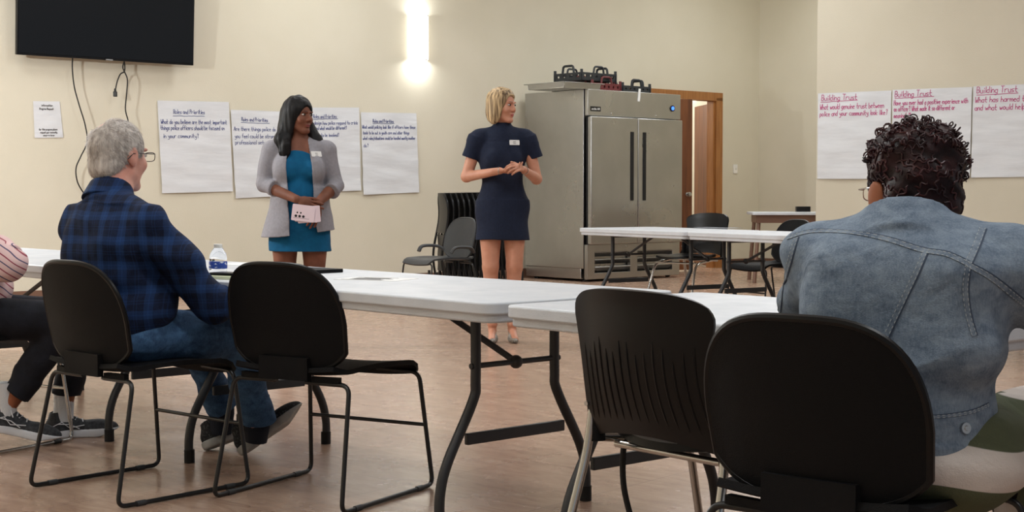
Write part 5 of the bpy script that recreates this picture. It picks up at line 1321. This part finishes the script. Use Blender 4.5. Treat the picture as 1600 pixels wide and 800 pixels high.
# seams drawn on the jacket's back: each is a raised strip with stitching, laid on the cloth
bpy.context.view_layer.update()
bvj = BVHTree.FromObject(jk, bpy.context.evaluated_depsgraph_get())
camL = Wi @ Vector((0, 0, CH))
def on_jacket(px, py):
    d = (Wi.to_3x3() @ ray(px, py)).normalized(); h = bvj.ray_cast(camL, d)
    return (h[0], h[1]) if h[0] is not None else None
def seam(pts, w=.013, stitch=True):
    w *= .8
    P = []
    for a in spline([(x, y, 0) for x, y in pts], 10):
        h = on_jacket(a.x, a.y)
        if h: P.append(h)
    if len(P) < 4: return
    pp = [p for p, n in P]; nn = [n for p, n in P]
    def strip(off, w_, lift, m, nm, dash=False):
        mb = MB(); vs = []
        for i in range(len(pp)):
            t = (pp[min(i+1, len(pp)-1)]-pp[max(i-1, 0)]).normalized(); s_ = t.cross(nn[i]).normalized(); c = pp[i]+s_*off+nn[i]*lift
            vs += [c-s_*w_/2, c+s_*w_/2, c-s_*w_/2*.9-nn[i]*(lift+.002), c+s_*w_/2*.9-nn[i]*(lift+.002)]
        fs = []
        for i in range(len(pp)-1):
            if dash and i % 2: continue
            a = i*4; b = a+4; fs += [(a, a+1, b+1, b), (a, b, b+2, a+2), (a+1, a+3, b+3, b+1)]
        mb.add(vs, fs); return mb.build(nm, m, jk)
    s0 = strip(0, w, .0016, M_denim_s, 'seam')
    for off in (-w*.40, w*.40):
        q = strip(off, .0015, .0022, M_thread, 'stitching', True); q.parent = s0
    q = strip(-w*.62, .003, .0012, M_seam_shadow, 'seam_shadow_strip'); q.parent = s0  # dark strip along one side, the seam's shadow put in as colour
seam([(1232, 372), (1270, 362), (1330, 364), (1385, 374), (1440, 391), (1480, 398), (1515, 414)])
seam([(1512, 414), (1545, 432), (1580, 458), (1600, 474), (1625, 495)])
seam([(1535, 357), (1524, 385), (1512, 412)], .016)
seam([(1446, 393), (1432, 425), (1414, 462), (1396, 500), (1380, 535)], .013)
seam([(1512, 416), (1508, 450), (1512, 490), (1522, 525)], .013)
seam([(1244, 372), (1236, 400), (1228, 430), (1220, 470), (1216, 500)], .013)
seam([(1405, 652), (1440, 652), (1480, 650), (1520, 643), (1545, 632)], .006)
h = on_jacket(1507, 669)
if h:
    mb = MB(); mb.cyl(h[0]-h[1]*.002, h[0]+h[1]*.006, .0115, .0105, seg=24); mb.cyl(h[0]+h[1]*.005, h[0]+h[1]*.0075, .006, .004, seg=16); mb.build('button', M_screw, jk)
# hair: curly mass, then separate curls
c, R, s = np.array(Hc), Hr, Hs; P = lambda x, y, z: c + R @ (np.array([x, y, z])*s)
F = SDF(tuple(np.array(Hc)-[.16, .17, .14]), tuple(np.array(Hc)+[.16, .17, .19]), .004)
F.ell(P(0, -.018, .045), np.array([.091, .108, .094])*s, .02, R=R); F.ell(P(0, -.060, -.030), np.array([.075, .056, .085])*s, .03, R=R); F.ell(P(.02, -.01, .08), np.array([.08, .085, .050])*s, .03, R=R)
F.ell(P(0, .115, -.03), np.array([.09, .075, .10])*s, .01, 'sub', R=R); F.ell(P(0, .03, -.11), np.array([.11, .085, .075])*s, .01, 'sub', R=R)
for q in (-1, 1): F.ell(P(q*.094, .000, -.030), np.array([.034, .044, .058])*s, .008, 'sub', R=R)
F.folds(.006, (48, 48, 60), 12); hr = F.mesh('curly_hair', M_hair_rd, wd)
bpy.context.view_layer.update(); bv = BVHTree.FromObject(hr, bpy.context.evaluated_depsgraph_get())
rd = random.Random(9); mb = MB(); cc = Vector(P(0, -.01, .03)); Rm = Matrix(R.tolist())
for k in range(620):
    l = Vector((rd.gauss(0, 1), rd.gauss(0, 1), rd.gauss(0, 1))).normalized()
    if l.y > .6 or l.z < -.62: continue
    d = Rm @ l; hit = bv.ray_cast(cc+d*.3, -d)
    if hit[0] is None: continue
    top = l.z > .42 or (l.x > .62 and l.z > -.2)
    if not top and rd.random() < .45: continue
    n = d; g = Vector((rd.gauss(0, 1), rd.gauss(0, 1), rd.gauss(0, .6)-.3)); g = (g-n*g.dot(n)).normalized(); w = g.cross(n)
    if top and rd.random() < .75:                                         # loose ring curls
        r = rd.uniform(.005, .0105); a0 = rd.uniform(0, 6); turns = rd.uniform(1.2, 2.2); p0 = hit[0]+n*r*rd.uniform(-.1, .7); adv = rd.uniform(.006, .016)
        pts = [p0+(g*math.cos(a0+2*PI*turns*t/18)+n*math.sin(a0+2*PI*turns*t/18))*r*(1-.25*t/18)+w*adv*t/18 for t in range(19)]
        mb.tube(pts, [.0019*(1-.35*t/18) for t in range(19)], 5)
    else:                                                                # flat waves close to the head
        L = rd.uniform(.02, .045); pts = []
        for t in range(11):
            q = hit[0]+g*L*(t/10-.5)+w*.004*math.sin(t*1.1+k); v = (q-cc).normalized(); h2 = bv.ray_cast(cc+v*.3, -v)
            pts.append((h2[0] if h2[0] else q)+v*.0012)
        mb.tube(pts, [.0006]+[.0021]*9+[.0006], 5)
mb.build('curls', M_curl, wd, kind='stuff')
mb = MB(); e = P(-.083, .0, -.032); mb.tube([e+np.array([.0, .010*math.cos(a), -.012+.012*math.sin(a)]) for a in [2*PI*k/14 for k in range(14)]], .0014, 6, closed=True); mb.build('earring', M_chrome, wd)
glasses(wd, P, Hs, M_chrome)
# ---------------------------------------------------------------- person in the striped shirt
ps = empty('person', (-2.225, 5.93, 0), face(16), 'person in a pink striped shirt, black trousers and running shoes, leaning on the table', 'person')
Hc, Hr, Hs = (.0, -.05, 1.19), rot_head(10, -4), 1.03
F = SDF((-.45, -.30, .05), (.42, .85, 1.32), .006)
F.ell((0, -.04, .78), (.165, .11, .18), .04); F.ell((0, -.02, .55), (.165, .13, .10), .05); F.cap((0, -.06, .93), (0, -.06, 1.10), .06, .055, .03)
for q in (-1, 1): F.cap((q*.04, -.06, .94), (q*.17, -.06, .91), .06, .055, .03)
F.limb([(.185, -.06, .90), (.22, .20, .73)], [.055, .044], .02); F.limb([(.22, .20, .73), (-.02, .12, .78)], [.042, .028], .015); hand(F, (-.03, .115, .782), (-.9, -.2, .1), (0, .3, 1), -1, 25)
F.limb([(-.19, -.06, .90), (-.28, .14, .76)], [.055, .044], .02); F.limb([(-.28, .14, .76), (-.10, .20, .77)], [.042, .028], .015); hand(F, (-.095, .20, .772), (.9, -.1, 0), (0, 0, 1), 1, 25)
FT = (((.11, .42, .52), (.05, .17, .16)), ((-.10, .46, .50), (-.12, .39, .13)))
for k1, an in FT: F.cap((k1[0]*.9, .0, .53), k1, .075, .055, .03); F.cap(k1, an, .05, .036, .02)
head(F, Hc, Hr, Hs, fem=False); F.mesh('body', [M_skin_d, M_lip_b, M_brow_b], ps, paint=head_paint(Hc, Hr, Hs)); eyes(ps, Hc, Hr, Hs)
F = SDF((-.16, -.20, 1.04), (.16, .12, 1.38), .006); P = lambda x, y, z: np.array(Hc) + Hr @ (np.array([x, y, z])*Hs)
F.ell(P(0, -.016, .032), np.array([.083, .104, .097])*Hs, .02, R=Hr); F.ell(P(0, .10, -.02), np.array([.085, .080, .085])*Hs, .006, 'sub', R=Hr); F.ell(P(0, .03, -.09), np.array([.095, .090, .075])*Hs, .006, 'sub', R=Hr); F.mesh('hair', M_hair_bk, ps)
F = SDF((-.42, -.28, .42), (.40, .50, 1.08), .006)
F.ell((0, -.04, .80), (.20, .145, .20), .04); F.ell((0, .02, .63), (.195, .18, .14), .05); F.cone((0, .0, .66), (0, -.02, .50), .19, .19, .04, fl=(0, 1, 0), fs=.85)
for q in (-1, 1): F.cap((q*.03, -.06, .95), (q*.18, -.06, .91), .07, .072, .04)
F.limb([(.19, -.06, .90), (.23, .20, .735)], [.075, .068], .02); F.cone((.23, .20, .735), (0, .125, .775), .064, .042, .02); F.limb([(-.20, -.06, .90), (-.28, .14, .765)], [.075, .064], .02); F.cone((-.28, .135, .765), (-.12, .195, .77), .06, .042, .02)
F.folds(.010, (14, 12, 20), 31); F.cut((0, 0, .49), (0, 0, -1)); F.mesh('striped_shirt', M_stripe, ps)
F = SDF((-.34, -.28, .10), (.34, .74, .66), .006)
F.ell((0, -.05, .53), (.19, .16, .10), .04)
for k1, an in FT: F.cap((k1[0]*.9, .0, .525), k1, .098, .074, .04); m_ = tuple(k1[i]*.35+an[i]*.65 for i in range(3)); F.cap(k1, m_, .072, .060, .03); F.cone(m_, tuple(k1[i]*.15+an[i]*.85 for i in range(3)), .058, .056, .02)
F.folds(.008, (18, 14, 20), 3); F.mesh('trousers', M_blackc, ps)
M_run = mat('dark_grey_running_mesh', (44, 46, 50), .8, col2=(66, 68, 72), nscale=90); M_wsole = mat('white_foam_sole', (214, 216, 222), .6); M_wsock = mat('white_sock', (212, 212, 214), .9, bump=.3, bscale=200)
for (k1, an), hl, fd, up in ((FT[0], (.045, .085, .075), (.12, 1, -.25), (0, .25, 1)), (FT[1], (-.115, .31, .0), (-.05, 1, 0), (0, 0, 1))):
    m2 = MB(); m2.tube([(an[0], an[1], an[2]+.10), an, (an[0], an[1]-.005, an[2]-.06)], [.042, .042, .044], 14); m2.build('sock', M_wsock, ps)
    o = shoe(ps, hl, fd, up, .30, M_run, M_wsole, laces=M_wsock, sole_h=.036)
    mb = MB(); mb.tube([(.038, .03, .05), (.046, .07, .07), (.047, .10, .045), (.050, .16, .055)], .0022, 6); mb.tube([(.044, .055, .062), (.049, .10, .06), (.047, .14, .04)], .0022, 6); mb.build('reflective_trim', M_wsole, o)
